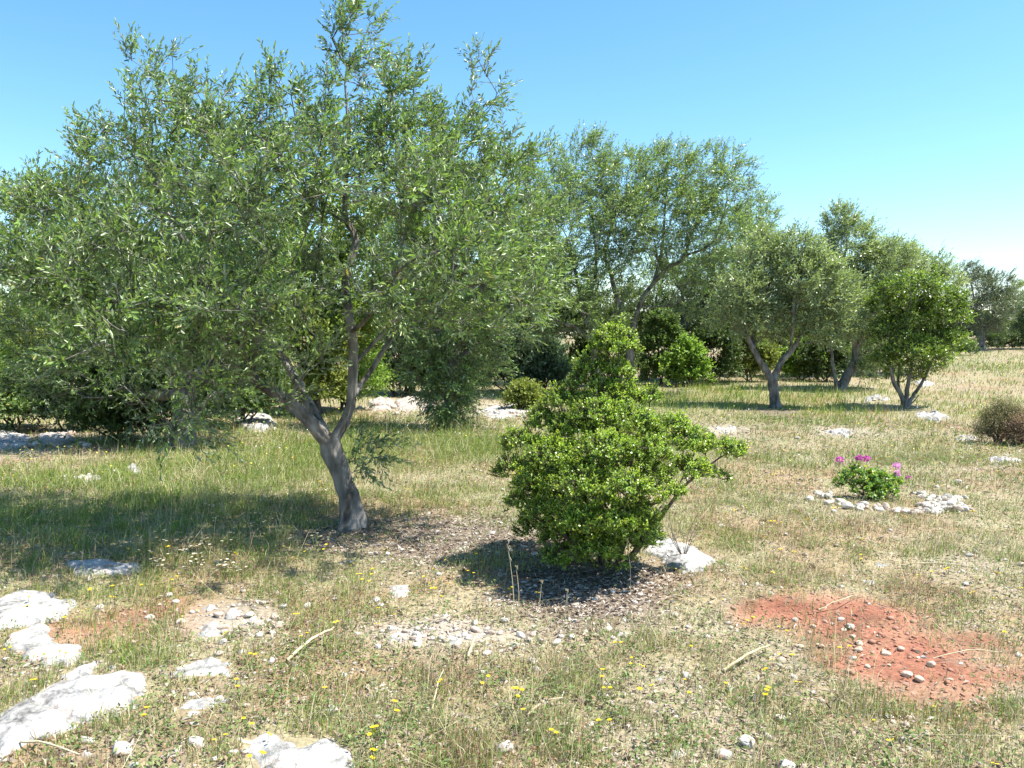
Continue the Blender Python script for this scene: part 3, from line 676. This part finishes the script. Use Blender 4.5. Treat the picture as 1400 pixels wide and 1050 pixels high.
blobs = [b(195,115,26,50,.4,w=.7,dd=.7), b(236,108,20,36,.35,w=.5,dd=.5), b(160,225,42,50,.6,dd=.6), b(100,300,48,50,.6), b(45,275,34,24,.4,w=.7), b(240,205,55,60,.8,dd=.4), b(320,165,45,45,.7), b(390,155,36,40,.6,dd=.4),
 b(488,65,34,48,.5,dd=.4,w=.9), b(455,165,40,50,.6), b(555,135,34,40,.6,dd=.3), b(560,215,60,55,.8,dd=.3), b(655,125,32,36,.4,w=.9,dd=.4), b(630,215,46,42,.6,dd=.5), b(700,215,24,34,.4,w=.6,dd=.3),
 b(370,250,66,60,.8,dd=-.3), b(470,265,55,55,.8,w=.5,dd=.3), b(590,300,62,60,.8), b(680,310,55,58,.7), b(715,385,40,48,.6,w=.8,dd=-.1), b(130,375,66,60,.9,dd=-.4), b(235,330,66,66,.9,dd=-.3),
 b(60,370,45,45,.6,w=.8), b(200,450,75,60,.8,dd=-.6), b(310,420,66,60,.8,dd=-.6), b(100,470,55,42,.6,w=.7), b(395,390,60,60,.7,w=.6,dd=-.5), b(560,410,62,52,.8,w=.75,dd=-.2), b(645,410,52,52,.7,w=.8,dd=-.2),
 b(415,480,40,48,.4,w=.8,dd=-.5), b(280,520,58,38,.6,w=.8,dd=-.8), b(400,540,28,22,.25,w=.6,dd=-.45), b(240,590,42,28,.35,w=.35,dn=.9,dd=-.8), b(500,620,24,28,.18,w=.9,dn=.3,dd=.1),
 b(300,280,60,60,.6,dd=-1.25,w=.55), b(440,230,60,60,.6,dd=-1.1,w=.5), b(570,260,60,60,.6,dd=-1.15,w=.55), b(640,360,50,50,.5,dd=-1.0,w=.6), b(160,400,60,50,.5,dd=-1.3,w=.6), b(330,420,50,40,.4,dd=-1.3,w=.5), b(510,380,50,40,.4,dd=-1.0,w=.45)]
plant('olive_tree', 'big near olive with pale twisted forked trunk and wide wind blown crown', 'olive tree', b1, limbs, blobs, nattr=1850, shoots=4, shell=.68,
      slen=(.10, .30), gap=.018, leaf=(.056, .0165), seed=11, rnd=.5, njit=.8, jit=.02, c1=(.034, .068, .014), c2=(.235, .36, .08), twig=.003, rough=.34, sides=26)

def auto_tree(px, py, label, blobs, trunk_r, fork_py, name='olive_tree', cat='olive tree', lean=0, stems=None, seed=1, hand=None, group=None, wscale=1.0, **kw):
    b0 = at(px, py); D = b0[1]; r = random.Random(seed)
    BL = [PX(D, *q[:4], w=(q[4] if len(q) > 4 else 1.0) * 1.0, dd=r.uniform(-.35, .35) * q[2] * D / F, dn=(q[5] if len(q) > 5 else 0)) for q in blobs]
    if hand: L = [LB(D, h) for h in hand]
    else:
        fx = px + lean; s = D / F
        if not stems: L = [LB(D, [(px, py + 1, 0, trunk_r), ((px * .6 + fx * .4), (py * .55 + fork_py * .45), 0, trunk_r * .85), (fx, fork_py, 0, trunk_r * .75)])]
        else: L = []
        fork = pt(fx, fork_py, D)
        tg = sorted(BL, key=lambda q: -q[3])[:stems or 6]
        for i, q in enumerate(tg):
            c = np.array(q[:3]); st = fork if not stems else np.array([b0[0] + r.uniform(-.1, .1), b0[1] + r.uniform(-.08, .08), b0[2]])
            m = st * .5 + c * .5 + np.array([r.uniform(-.12, .12), r.uniform(-.12, .12), -.1 * np.linalg.norm(c - st)])
            R0 = trunk_r * (.6 if not stems else .5)
            L.append([(*st, R0), (*m, R0 * .6), (*(c * .8 + m * .2), R0 * .3)])
    return plant(name, label, cat, b0, L, BL, seed=seed, group=group, **kw)
OL = dict(c1=(.06, .11, .03), c2=(.30, .42, .13))
G1 = 'olive trees of the grove'
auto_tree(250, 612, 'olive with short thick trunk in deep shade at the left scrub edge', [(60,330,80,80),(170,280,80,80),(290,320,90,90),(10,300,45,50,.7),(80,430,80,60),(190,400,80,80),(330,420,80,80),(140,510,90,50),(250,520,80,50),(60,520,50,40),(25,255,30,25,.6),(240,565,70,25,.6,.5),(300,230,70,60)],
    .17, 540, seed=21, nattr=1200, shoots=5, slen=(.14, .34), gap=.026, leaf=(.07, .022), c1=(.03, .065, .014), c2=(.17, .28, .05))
auto_tree(615, 588, 'olive behind the near one with foliage hanging to the ground', [(610,290,70,70),(690,255,50,60),(740,225,26,30,.7),(560,370,70,70),(660,360,70,80),(715,320,50,60),(620,460,60,60),(690,430,55,55,.8),(565,470,45,50,.8),(612,540,38,42,3.2,.6),(640,500,45,40,1.2,.3),(585,495,40,40,1.2,.3),(760,290,35,50,.8)],
    .09, 500, seed=22, nattr=1000, shoots=5, slen=(.14, .34), gap=.027, leaf=(.075, .023), c1=(.05, .095, .022), c2=(.23, .35, .09))
auto_tree(818, 545, 'olive with low spreading limbs left of the tall central olive', None or [(770,320,60,60),(800,235,45,50),(820,205,22,25,.7),(740,380,50,55),(790,390,55,40,.6),(710,440,50,40,.7),(750,260,45,45),(850,300,45,50,.8),(780,430,60,35,.7),(830,400,40,50,.5),(700,380,45,50,.8)], .12, 480, seed=23,
    hand=[[(818,546,0,.10),(815,505,0,.09),(812,470,0,.08)],[(812,472,0,.065),(797,425,0,.048),(790,385,.2,.045),(775,330,.3,.03)],[(812,470,0,.06),(785,448,-.3,.045),(758,436,-.5,.035),(735,400,-.5,.02)],[(795,420,0,.05),(815,370,.4,.035),(805,260,.4,.02)]],
    nattr=950, shoots=5, slen=(.18, .42), gap=.032, leaf=(.09, .028), hi=False, **OL)
auto_tree(862, 542, 'tall central olive with dark trunk dividing into two arched limbs', [(860,250,55,50),(910,245,50,45),(960,250,50,50),(1000,240,32,32,.8),(900,300,75,50),(980,310,55,50),(850,320,50,45),(925,215,25,18,.6),(972,225,22,22,.6),(940,360,60,34,.7),(1025,265,18,22,.5),(960,410,50,34,.6)], .12, 470, seed=24,
    hand=[[(862,542,0,.12),(861,505,0,.105),(860,468,0,.10)],[(859,470,0,.075),(845,415,0,.058),(835,375,0,.045),(828,340,.1,.04),(850,270,.2,.02)],[(861,470,0,.07),(875,415,0,.058),(893,388,0,.05),(915,365,0,.04),(935,350,0,.04),(960,280,.2,.02)],[(893,388,0,.05),(905,340,.3,.035),(910,270,.3,.02)],[(935,350,0,.035),(975,330,-.2,.025),(995,270,0,.015)]],
    nattr=1050, shoots=5, slen=(.18, .42), gap=.032, leaf=(.09, .028), hi=False, **OL)
auto_tree(932, 522, 'grey limbed olive standing behind between the tall and the forked olives', [(1010,330,40,40),(975,380,50,35,.6),(1035,300,28,32,.8),(1000,420,45,35,.6),(920,400,50,40,.5),(1040,360,35,40,.8),(1010,460,40,26,.6)], .1, 450, seed=25,
    hand=[[(932,522,0,.11),(931,480,0,.1),(932,450,0,.09)],[(932,452,0,.09),(934,420,0,.06),(930,390,.2,.045),(915,370,.2,.03)],[(933,450,0,.09),(955,430,0,.075),(970,395,0,.06),(982,378,0,.05),(1005,372,0,.035),(1030,330,0,.02)]],
    nattr=900, shoots=5, slen=(.18, .42), gap=.036, leaf=(.095, .030), hi=False, **OL)
SV = dict(c1=(.11, .165, .065), c2=(.38, .46, .22))
auto_tree(1060, 558, 'small olive with grey Y shaped trunk in the middle distance', [(1065,390,50,50),(1110,395,50,50),(1015,410,36,40),(1085,350,40,32),(1145,430,36,34),(1040,345,30,30,.8),(1060,440,40,25,.7),(1125,455,30,22,.7),(1000,440,26,26,.7)], .1, 520, seed=26,
    hand=[[(1060,558,0,.095),(1058,535,0,.09),(1056,516,0,.10)],[(1055,518,0,.075),(1038,492,0,.065),(1024,465,0,.055),(1015,420,.2,.03)],[(1057,518,0,.075),(1070,492,0,.065),(1086,474,0,.055),(1110,420,.1,.03)],[(1030,478,0,.045),(1032,450,.4,.035),(1055,380,.5,.02)],[(1080,482,0,.04),(1085,430,-.4,.03),(1085,360,-.3,.02)]],
    nattr=1150, shoots=5, slen=(.15, .34), gap=.028, leaf=(.08, .027), hi=False, **SV)
auto_tree(1148, 533, 'leaning dark trunked olive behind the round green tree', [(1160,340,38,40),(1146,303,20,20,1.2),(1200,380,42,40),(1180,420,50,40),(1225,350,28,22),(1120,370,28,30,.7),(1140,400,36,36),(1200,455,36,26,.7),(1188,500,30,16,.7)], .1, 480, seed=27,
    hand=[[(1146,533,0,.12),(1158,516,0,.11),(1168,495,0,.095),(1170,470,0,.08)],[(1170,472,0,.07),(1158,445,0,.07),(1150,400,0,.05),(1158,330,0,.025)],[(1169,480,0,.07),(1185,440,.2,.05),(1200,390,.2,.03)],[(1145,533,0,.06),(1140,508,0,.05),(1137,480,0,.035),(1130,420,0,.02)]],
    nattr=1150, shoots=5, slen=(.18, .38), gap=.032, leaf=(.095, .030), hi=False, **SV)
auto_tree(1228, 512, 'distant silvery olive showing above the round green tree', [(1230,370,40,36),(1268,368,28,24),(1255,400,50,40),(1290,395,24,28),(1212,345,18,14,.8),(1220,430,50,40)], .15, 480, seed=28, nattr=600, shoots=5, slen=(.25, .45), gap=.045, leaf=(.12, .034), hi=False, **SV)
auto_tree(1343, 479, 'dark rounded olive standing alone at the far right', [(1335,400,30,28),(1325,375,18,16),(1365,392,22,20),(1350,425,34,24),(1372,415,20,20),(1338,445,26,12,.7)], .17, 455, seed=29, nattr=520, shoots=6, slen=(.25, .45), gap=.05, leaf=(.14, .04), hi=False, c1=(.05, .075, .04), c2=(.12, .155, .09))
auto_tree(1366, 473, 'silvery olive behind the dark one at the far right', [(1384,425,20,24),(1392,400,12,14,.7),(1375,445,24,14)], .15, 452, seed=30, nattr=350, shoots=6, slen=(.25, .45), gap=.055, leaf=(.15, .042), hi=False, **SV)
auto_tree(1418, 476, 'bluish green tree cut off by the right edge, farthest back', [(1412,430,24,26),(1402,445,16,14)], .15, 455, name='far_tree', cat='tree', seed=31, nattr=260, shoots=6, slen=(.25, .45), gap=.055, leaf=(.15, .05), hi=False, c1=(.05, .10, .04), c2=(.12, .2, .08))
# ------------------------------------------------------------------ the round bright green tree
auto_tree(1236, 558, 'round bright green multi stemmed young tree beyond the meadow', [(1250,400,42,26),(1215,425,26,30),(1288,430,30,34),(1250,440,44,36),(1220,465,28,30),(1280,475,32,30),(1250,490,40,26),(1212,495,18,18,.7),(1312,440,14,18,.7),(1300,470,18,20,.7),(1240,508,30,14,.6),(1272,500,22,16,.6),(1206,460,16,26,.7)], .1, 480, name='young_tree', cat='tree', seed=32,
    hand=[[(1238,558,0,.06),(1232,540,0,.05),(1222,522,0,.04),(1215,490,0,.02)],[(1238,558,.05,.06),(1240,535,0,.045),(1245,505,0,.035),(1250,450,0,.02)],[(1240,558,-.05,.05),(1246,545,0,.04),(1262,520,0,.03),(1285,470,0,.018)],[(1232,542,0,.035),(1228,520,.3,.03),(1235,470,.3,.02)],[(1241,556,-.15,.018),(1250,548,-.2,.014),(1256,540,-.2,.008)]],
    nattr=1000, shoots=5, slen=(.10, .2), gap=.022, leaf=(.055, .04), hi=False, mat='green', wind=.2, nk=1.0, hemi=-.3, c1=(.05, .095, .014), c2=(.27, .38, .055), njit=.5, rnd=.5, sides=8)
# ------------------------------------------------------------------ the green bush in front
b2 = at(828, 782); D2_ = b2[1]
bb = lambda px, py, rx, ry, dd=0, w=1.0: PX(D2_, px, py, rx, ry, None, w, 0, dd)
bush_blobs = [bb(838,478,27,30,.15,1.4), bb(842,508,20,16,.15,.8), bb(800,528,22,22,.2), bb(792,504,10,10,.2,.5), bb(772,556,28,24,.2), bb(742,582,24,22,.25), bb(886,548,15,16,.2,.9), bb(905,514,7,12,.2,.5),
 bb(712,612,26,24,.15), bb(700,648,20,22,.1), bb(812,570,30,24,-.05), bb(862,582,30,22,-.1), bb(912,590,27,20,0), bb(752,632,32,27,-.25), bb(825,620,34,25,-.45), bb(885,625,30,22,-.45), bb(942,610,27,20,-.15), bb(978,616,24,17,-.05), bb(1004,621,13,11,0,.9),
 bb(980,655,14,14,0,.7), bb(935,648,28,20,-.3), bb(732,668,28,26,-.15), bb(790,668,32,26,-.55), bb(853,672,34,24,-.62), bb(905,675,28,20,-.45), bb(742,708,26,22,-.2), bb(790,718,28,24,-.5), bb(838,722,28,22,-.5), bb(880,712,20,18,-.35,.7), bb(815,758,30,18,-.35), bb(765,738,22,18,-.1), bb(850,763,20,12,-.25,.6),
 bb(800,610,45,40,.5,.7), bb(880,610,45,36,.5,.7), bb(760,640,40,40,.5,.7), bb(850,650,55,50,.05,.7), bb(780,680,50,45,.1,.7), bb(825,555,30,30,.1,.9), bb(850,535,20,24,.15,.8), bb(805,505,18,20,.2,.7), bb(860,560,26,24,.2,.8), bb(785,590,30,26,.1), bb(715,690,20,24,0,.9), bb(725,725,18,18,0,.8), bb(830,740,60,34,0,.7), bb(770,765,30,18,-.15,.8), bb(880,735,24,20,.1,.8), bb(800,780,30,12,-.1,.6), bb(825,692,62,26,-.38,.6), bb(765,705,36,26,-.25,.6), bb(870,700,34,22,-.25,.6), bb(835,715,60,24,-.1,.6)]
st = lambda pts: LB(D2_, pts)
plant('green_bush', 'dense bright green small leaved bush in the foreground with a tuft on top', 'bush', b2,
  [st([(828,782,0,.022),(815,740,0,.02),(800,680,.1,.016),(780,620,.1,.01)]), st([(832,780,.02,.02),(838,700,.05,.018),(845,600,.1,.013),(838,500,.15,.007)]),
   st([(850,778,0,.02),(878,740,-.05,.017),(905,705,-.05,.013),(940,660,-.02,.009),(985,625,0,.005)]), st([(842,780,-.05,.018),(850,730,-.25,.015),(860,660,-.3,.01)]), st([(826,780,0,.018),(780,740,-.2,.015),(740,690,-.1,.01)]),
   st([(845,770,.05,.014),(868,700,.1,.012),(885,610,.15,.008),(888,550,.2,.004)]), st([(862,765,0,.013),(885,735,.1,.011),(915,690,.1,.008)])],
  bush_blobs, nattr=3900, shoots=6, slen=(.02, .055), gap=.0058, leaf=(.018, .014), hi=False, mat='green', bark='bark_dark', c1=(.07, .14, .014), c2=(.42, .58, .07),
  up=.55, out=1.0, rnd=.35, wind=.1, lang=65, njit=.4, nk=1.3, hemi=-.05, seed=41, shell=.7, twig=.0018, jit=.012, tip=((.50, .52, .10), .18), trunk_name='stems', rough=.05, sides=7)
# ------------------------------------------------------------------ scrub and trees along the back
def scrub(px, py, w, h, label, tone, leafs=(.06, .026), seed=0, nattr=240, lump=6, name='shrub', cat='shrub', dens=5, mat='scrub', rnd=.6, slen=(.14, .3)):
    r = random.Random(seed); bl = []
    for k in range(lump + 3):
        a = (k + .5) / (lump + 3); x = px + (a - .5) * w * .8; hh = h * (.35 + .5 * math.sin(a * math.pi)) * r.uniform(.75, 1.1)
        bl.append((x, py - hh, w * .22, h * .24))
    for k in range(lump): bl.append((px + (k / max(1, lump - 1) - .5) * w * .75, py - h * .2, w * .2, h * .22))
    tones = {k_: tuple(tuple(min(.6, c_ * 1.35) for c_ in v_) for v_ in t_) for k_, t_ in dict(dark=((.03, .055, .018), (.085, .125, .035)), mid=((.05, .09, .025), (.13, .19, .05)), yellow=((.09, .12, .025), (.23, .26, .06)), pale=((.10, .13, .06), (.24, .28, .14)), blue=((.05, .09, .055), (.13, .19, .13)), dry=((.07, .065, .03), (.17, .15, .08)), brown=((.11, .075, .05), (.26, .17, .12)), bright=((.09, .16, .025), (.22, .33, .06))).items()}
    c1, c2 = tones[tone]
    return auto_tree(px, py, label, bl, .04, 0, name=name, cat=cat, stems=5, seed=seed, nattr=nattr, shoots=dens, slen=slen, nk=.9, hemi=-.3, gap=.026, leaf=leafs, hi=False, mat=mat, bark='bark_dark', wind=.3, c1=c1, c2=c2, rnd=rnd, tubes_thin=False, trunk_name='stems', rough=.05, sides=6)
S = [
 (-70,592,190,150,'broad dark shrub beyond the left edge of the meadow','mid'), (20,584,110,160,'pale yellowish shrub at the far left, tallest of the left scrub','yellow'), (95,590,100,120,'dark hollow shrub in the left scrub, beside the pale yellowish one','dark'),
 (165,604,110,110,'low dark shrub left of the shaded thick trunk','dark'), (330,585,120,150,'green scrub behind the jagged white boulder','mid'), (235,580,140,200,'tall scrub thicket behind the shaded thick trunk','mid'), (410,570,110,170,'olive green thicket seen behind the near forked trunk','yellow'),
 (470,560,100,120,'bright leafed shrub behind the right limb of the near olive','bright'), (545,542,110,110,'dark shrub above the low stone bank','dark'), (620,540,90,110,'dull green shrub behind the hanging foliage','mid'),
 (690,534,80,85,'blue green shrub behind the bleached outcrop','blue'), (745,534,70,60,'low blue grey shrub left of the central olives','blue'), (770,528,90,120,'dark scrub thicket under the low spreading limbs','dark'), (715,560,34,30,'small yellow green tuft beside the bleached outcrop','yellow'),
 (830,528,80,90,'shadowy shrub behind the bush tuft','dark'), (905,527,60,95,'mid green shrub right of the central dark trunk','mid'), (975,526,60,85,'very dark rounded shrub at the edge of the rear grass','dark'), (938,528,56,60,'pale leafed low shrub before the very dark rounded one','bright'),
 (1025,522,60,75,'yellow green shrub left of the Y shaped trunk','yellow'), (1095,520,56,60,'pale green shrub right of the Y shaped trunk','bright'), (1130,522,60,60,'dark shrub behind the leaning trunk','dark'), (1190,515,70,50,'pale shrub in the gap beside the round green tree','pale'),
 (1085,515,80,110,'grey green thicket behind the Y trunked olive','mid'), (1375,478,90,22,'low dark scrub line under the far right trees','dark'), (1300,486,60,26,'low green shrub behind the round green tree on the right','mid'),
]
for k, (px, py, w, h, lab, tone) in enumerate(S):
    scrub(px, py, w, h, lab, tone, seed=60 + k, nattr=int(160 + w * h / 50), leafs=(.065, .036) if py > 550 else (.10, .055))
BT = [(430,566,'yellow green evergreen tree rising behind the near olive', [(440,330,55,50),(490,310,45,45),(395,390,55,60),(500,390,55,60),(450,450,70,50),(540,340,45,50)], 'y'),
 (330,556,'dark evergreen tree behind the left scrub', [(330,330,70,60),(270,380,70,60),(370,420,60,60),(310,470,80,50)], 'd'),
 (560,538,'dull green evergreen behind the stone bank', [(570,400,50,50),(610,420,50,50),(540,450,50,50),(600,360,50,50),(640,440,50,50),(560,490,60,30)], 'd'),
 (120,560,'evergreen thicket tree behind the left scrub, leftmost of the rear trees', [(110,380,70,50),(60,420,60,50),(160,440,70,50),(30,470,50,40)], 'y'),
 (700,526,'evergreen tree behind the blue green shrub', [(690,400,50,50),(730,420,45,50),(680,460,50,40),(740,370,45,50)], 'o'),
 (880,520,'dim evergreen tree behind the tall central olive', [(880,430,50,40),(840,440,45,40),(920,450,50,35),(960,430,45,40),(900,390,50,40),(990,400,40,40),(830,400,40,40)], 'o'),
 (1000,515,'evergreen tree closing the gap behind the middle olives', [(1000,450,40,30),(1040,440,40,35),(1090,450,45,30),(1140,455,45,28),(1170,440,40,30)], 'o')]
for k, (px, py, lab, bl, t) in enumerate(BT):
    c = dict(o=dict(c1=(.08, .12, .045), c2=(.27, .33, .13)), y=dict(c1=(.10, .16, .03), c2=(.28, .36, .07)), d=dict(c1=(.06, .095, .03), c2=(.18, .24, .08)))[t]
    auto_tree(px, py, lab, bl, .12, py - 40, name='evergreen_tree', cat='tree', seed=100 + k, nattr=650, shoots=5, slen=(.2, .4), gap=.04, leaf=(.10, .055), hi=False, mat='scrub', bark='bark_dark', wind=.3, tubes_thin=False, group='evergreen trees behind the grove', **c)
# right hand shrubs
scrub(1368, 606, 62, 52, 'low green and brown twiggy shrub at the right edge', 'dry', (.026, .010), 201, 700, 5, dens=6, slen=(.06, .14))
scrub(1402, 609, 50, 40, 'dry reddish brown heather at the right edge', 'brown', (.026, .010), 202, 600, 5, dens=6, slen=(.06, .14), name='heather')
# ------------------------------------------------------------------ geranium
gb = at(1190, 682); gD = gb[1]
gr = plant('geranium', 'green geranium with pink flower heads inside the stone ring', 'flowering plant', gb,
  [LB(gD, [(1190,682,0,.012),(1188,665,0,.01),(1180,650,0,.007)]), LB(gD, [(1195,682,0,.01),(1208,665,-.03,.008)]), LB(gD, [(1186,682,0,.01),(1165,665,0,.007),(1155,655,0,.005)])],
  [PX(gD,1175,652,18,12), PX(gD,1200,660,20,14,dd=-.05), PX(gD,1158,658,14,10), PX(gD,1215,662,14,12), PX(gD,1185,670,24,10,dd=-.08), PX(gD,1212,672,14,8,dd=-.1)],
  nattr=160, shoots=3, slen=(.03, .07), gap=.014, leaf=(.032, .034), hi=True, mat='green', bark='bark_dark', c1=(.08, .17, .03), c2=(.24, .38, .06), wind=0, up=.7, njit=.3, seed=51, lang=60, twig=.002, jit=.01, trunk_name='stems', rough=.02, sides=6, tip=((.42,.42,.08),.2))
for i, (px, py, rr, c) in enumerate([(1148,629,.042,(.72,.18,.52)),(1175,626,.036,(.62,.12,.46)),(1185,627,.036,(.68,.16,.5)),(1226,637,.038,(.85,.42,.72)),(1227,647,.034,(.88,.5,.75)),(1242,653,.016,(.6,.2,.45))]):
    r = np.random.default_rng(300 + i); c0 = pt(px, py, gD + r.uniform(-.05, .05)); n = 60 if rr > .02 else 18
    d = unit(r.normal(0, 1, (n, 3)) + [0, 0, .3]); P = c0 + d * rr * np.array([.8, .8, .55]) * r.uniform(.5, 1, (n, 1))
    V, Fc, kv = leaf_geo(P, unit(d + r.normal(0, .5, (n, 3))), d + r.normal(0, .5, (n, 3)), .020, .018, True, .15, .1)
    q = r.uniform(.75, 1.25, (n, 1)); o = mesh_np('flower_head', V, Fc, M['petal'], gr, gb, np.repeat(np.array(c) * q, kv, 0))
    t = Tubes(); t.add(np.array([[c0[0] + .02, gb[1], gb[2] + .1], (c0 + [c0[0], gb[1], gb[2] + .15]) / 2, c0]), [.003, .0025, .002], 5); t.build('flower_stalk', M['green_stem'], gr, gb)
# ------------------------------------------------------------------ dead twigs, sticks and stalks
def sprig(px, py, h, label, name, cat, seed, wpx=20, matn='straw_mat', n=6, r0=.0035, up=1.0):
    b0 = at(px, py); r = random.Random(seed); t = Tubes(); s = b0[1] / F
    for k in range(n):
        e = b0 + np.array([r.uniform(-1, 1) * wpx * s, r.uniform(-1, 1) * wpx * s * .6, h * r.uniform(.55, 1) * up]); m = (b0 + e) / 2 + np.array([r.uniform(-.03, .03), 0, .03])
        Q, q = smooth_path([b0, m, e], [r0, r0 * .7, r0 * .35], .06); t.add(Q, q, 4)
        for j in range(3):
            a = Q[int(len(Q) * r.uniform(.4, .9)) - 1]; f = a + np.array([r.uniform(-.08, .08), r.uniform(-.05, .05), r.uniform(.01, .08)]) * (h / .3); t.add(np.array([a, (a + f) / 2 + [0, 0, .005], f]), [r0 * .4, r0 * .3, r0 * .15], 3)
    o = t.build(name, M[matn], None, b0); o.location = tuple(b0); return tag(o, label, cat)
sprig(935, 765, .34, 'leafless grey twig bush standing at the white slab by the green bush', 'dead_twigs', 'dead plant', 1, 34, 'bark', 9, .003)
sprig(1008, 668, .2, 'thin dead weed standing right of the green bush', 'dead_weed', 'dead plant', 8, 8, 'straw_mat', 3, .003)
def stalk(px, py, toppx, toppy, label, seed):
    b0 = at(px, py); e = pt(toppx, toppy, b0[1]); t = Tubes(); Q, q = smooth_path([b0, (b0 + e) / 2 + [.01, 0, 0], e], [.0025, .002, .0012], .05); t.add(Q, q, 4)
    r = np.random.default_rng(seed)
    for k in range(7):
        a = Q[-1 - k % max(1, len(Q) // 3)]; t.add(np.array([a, a + [.006, 0, .012], a + [.012 * r.uniform(-1, 1), 0, .03]]), [.0016, .0022, .0008], 4)
    o = t.build('dry_stalk', M['straw_mat'], None, b0); o.location = tuple(b0); tag(o, label, 'grass stalk', 'tall dry stalks')
stalk(703, 852, 694, 745, 'tallest dry grass stalk at the left of the bush shadow', 1); stalk(708, 840, 706, 780, 'short dry stalk beside the tallest one in the bush shadow', 2)
stalk(862, 812, 857, 742, 'dry stalk standing in front of the middle of the green bush', 3); stalk(730, 848, 740, 800, 'dry stalk with seed head in the bush shadow, below its left lobe', 4)
stalk(770, 850, 775, 812, 'dry stalk at the front edge of the bush shadow', 5); stalk(912, 800, 905, 768, 'dry stalk below the flat white slab', 6); stalk(115, 800, 112, 760, 'dry stalk by the grey shaded slab at left', 7)
stalk(1165, 745, 1170, 700, 'dry stalk below the left stones of the ring', 8); stalk(1295, 700, 1292, 640, 'dry stalk at the right of the stone ring', 9); stalk(1122, 690, 1125, 628, 'dry stalk left of the pink geranium', 10)
def stick(a, b_, r0, label, seed):
    A = at(*a); B = at(*b_); A[2] += .02; B[2] += .035; r = np.random.default_rng(seed); m = (A + B) / 2 + [0, r.uniform(-.03, .03), .02]
    Q, q = smooth_path([A, m, B], [r0, r0 * .85, r0 * .6], .05); Q += r.normal(0, .002, Q.shape); t = Tubes(); t.add(Q, q, 6, .1); o = t.build('dry_stick', M['straw_mat'], None, A); o.location = tuple(A); tag(o, label, 'stick', 'fallen dry canes')
stick((392, 908), (458, 866), .009, 'pale fallen cane lying in grass below the broken outcrop', 1); stick((988, 922), (1052, 891), .008, 'pale cane lying left of the red soil patch', 2)
stick((1120, 838), (1168, 822), .004, 'thin straw across the upper edge of the red soil', 3); stick((640, 905), (654, 878), .007, 'short upright looking cane below the stony strip', 4); stick((1228, 777), (1330, 782), .004, 'long straw right of the two white stones', 5)
stick((590, 975), (606, 925), .004, 'thin straw in the middle foreground grass', 6); stick((1275, 905), (1370, 900), .003, 'straw lying across the right of the red soil', 7); stick((30, 1020), (110, 1045), .005, 'straw at the bottom left below the largest slab', 8)
stick((720,985),(770,965), .006, 'straw among yellow flowers at the bottom centre', 9)

# ------------------------------------------------------------------ the far wood along the horizon
r = np.random.default_rng(777); n = 60000
bearing = r.uniform(-1.0, 1.0, n); hgt = (1.8 + 2.4 * fbm(bearing * 22, bearing * 0, 31, 4) ** 1.2) * np.sqrt(r.random(n)); dist = 88 + 7 * r.random(n)
x = dist * np.sin(bearing); y = dist * np.cos(bearing); P = np.stack([x, y, gz(x, y) + hgt], 1)
V, Fc, kv = leaf_geo(P, r.normal(0, 1, (n, 3)), r.normal(0, .6, (n, 3)) + [0, -.3, .6], .55, .4, False)
q = r.random((n, 1)); C = np.array([.05, .075, .03]) * (1 - q) + np.array([.14, .18, .08]) * q
tag(mesh_np('far_wood', V, Fc, M['scrub'], colors=np.repeat(C, kv, 0)), 'dark green wood along the horizon far behind the grove', 'wood', kind='stuff')
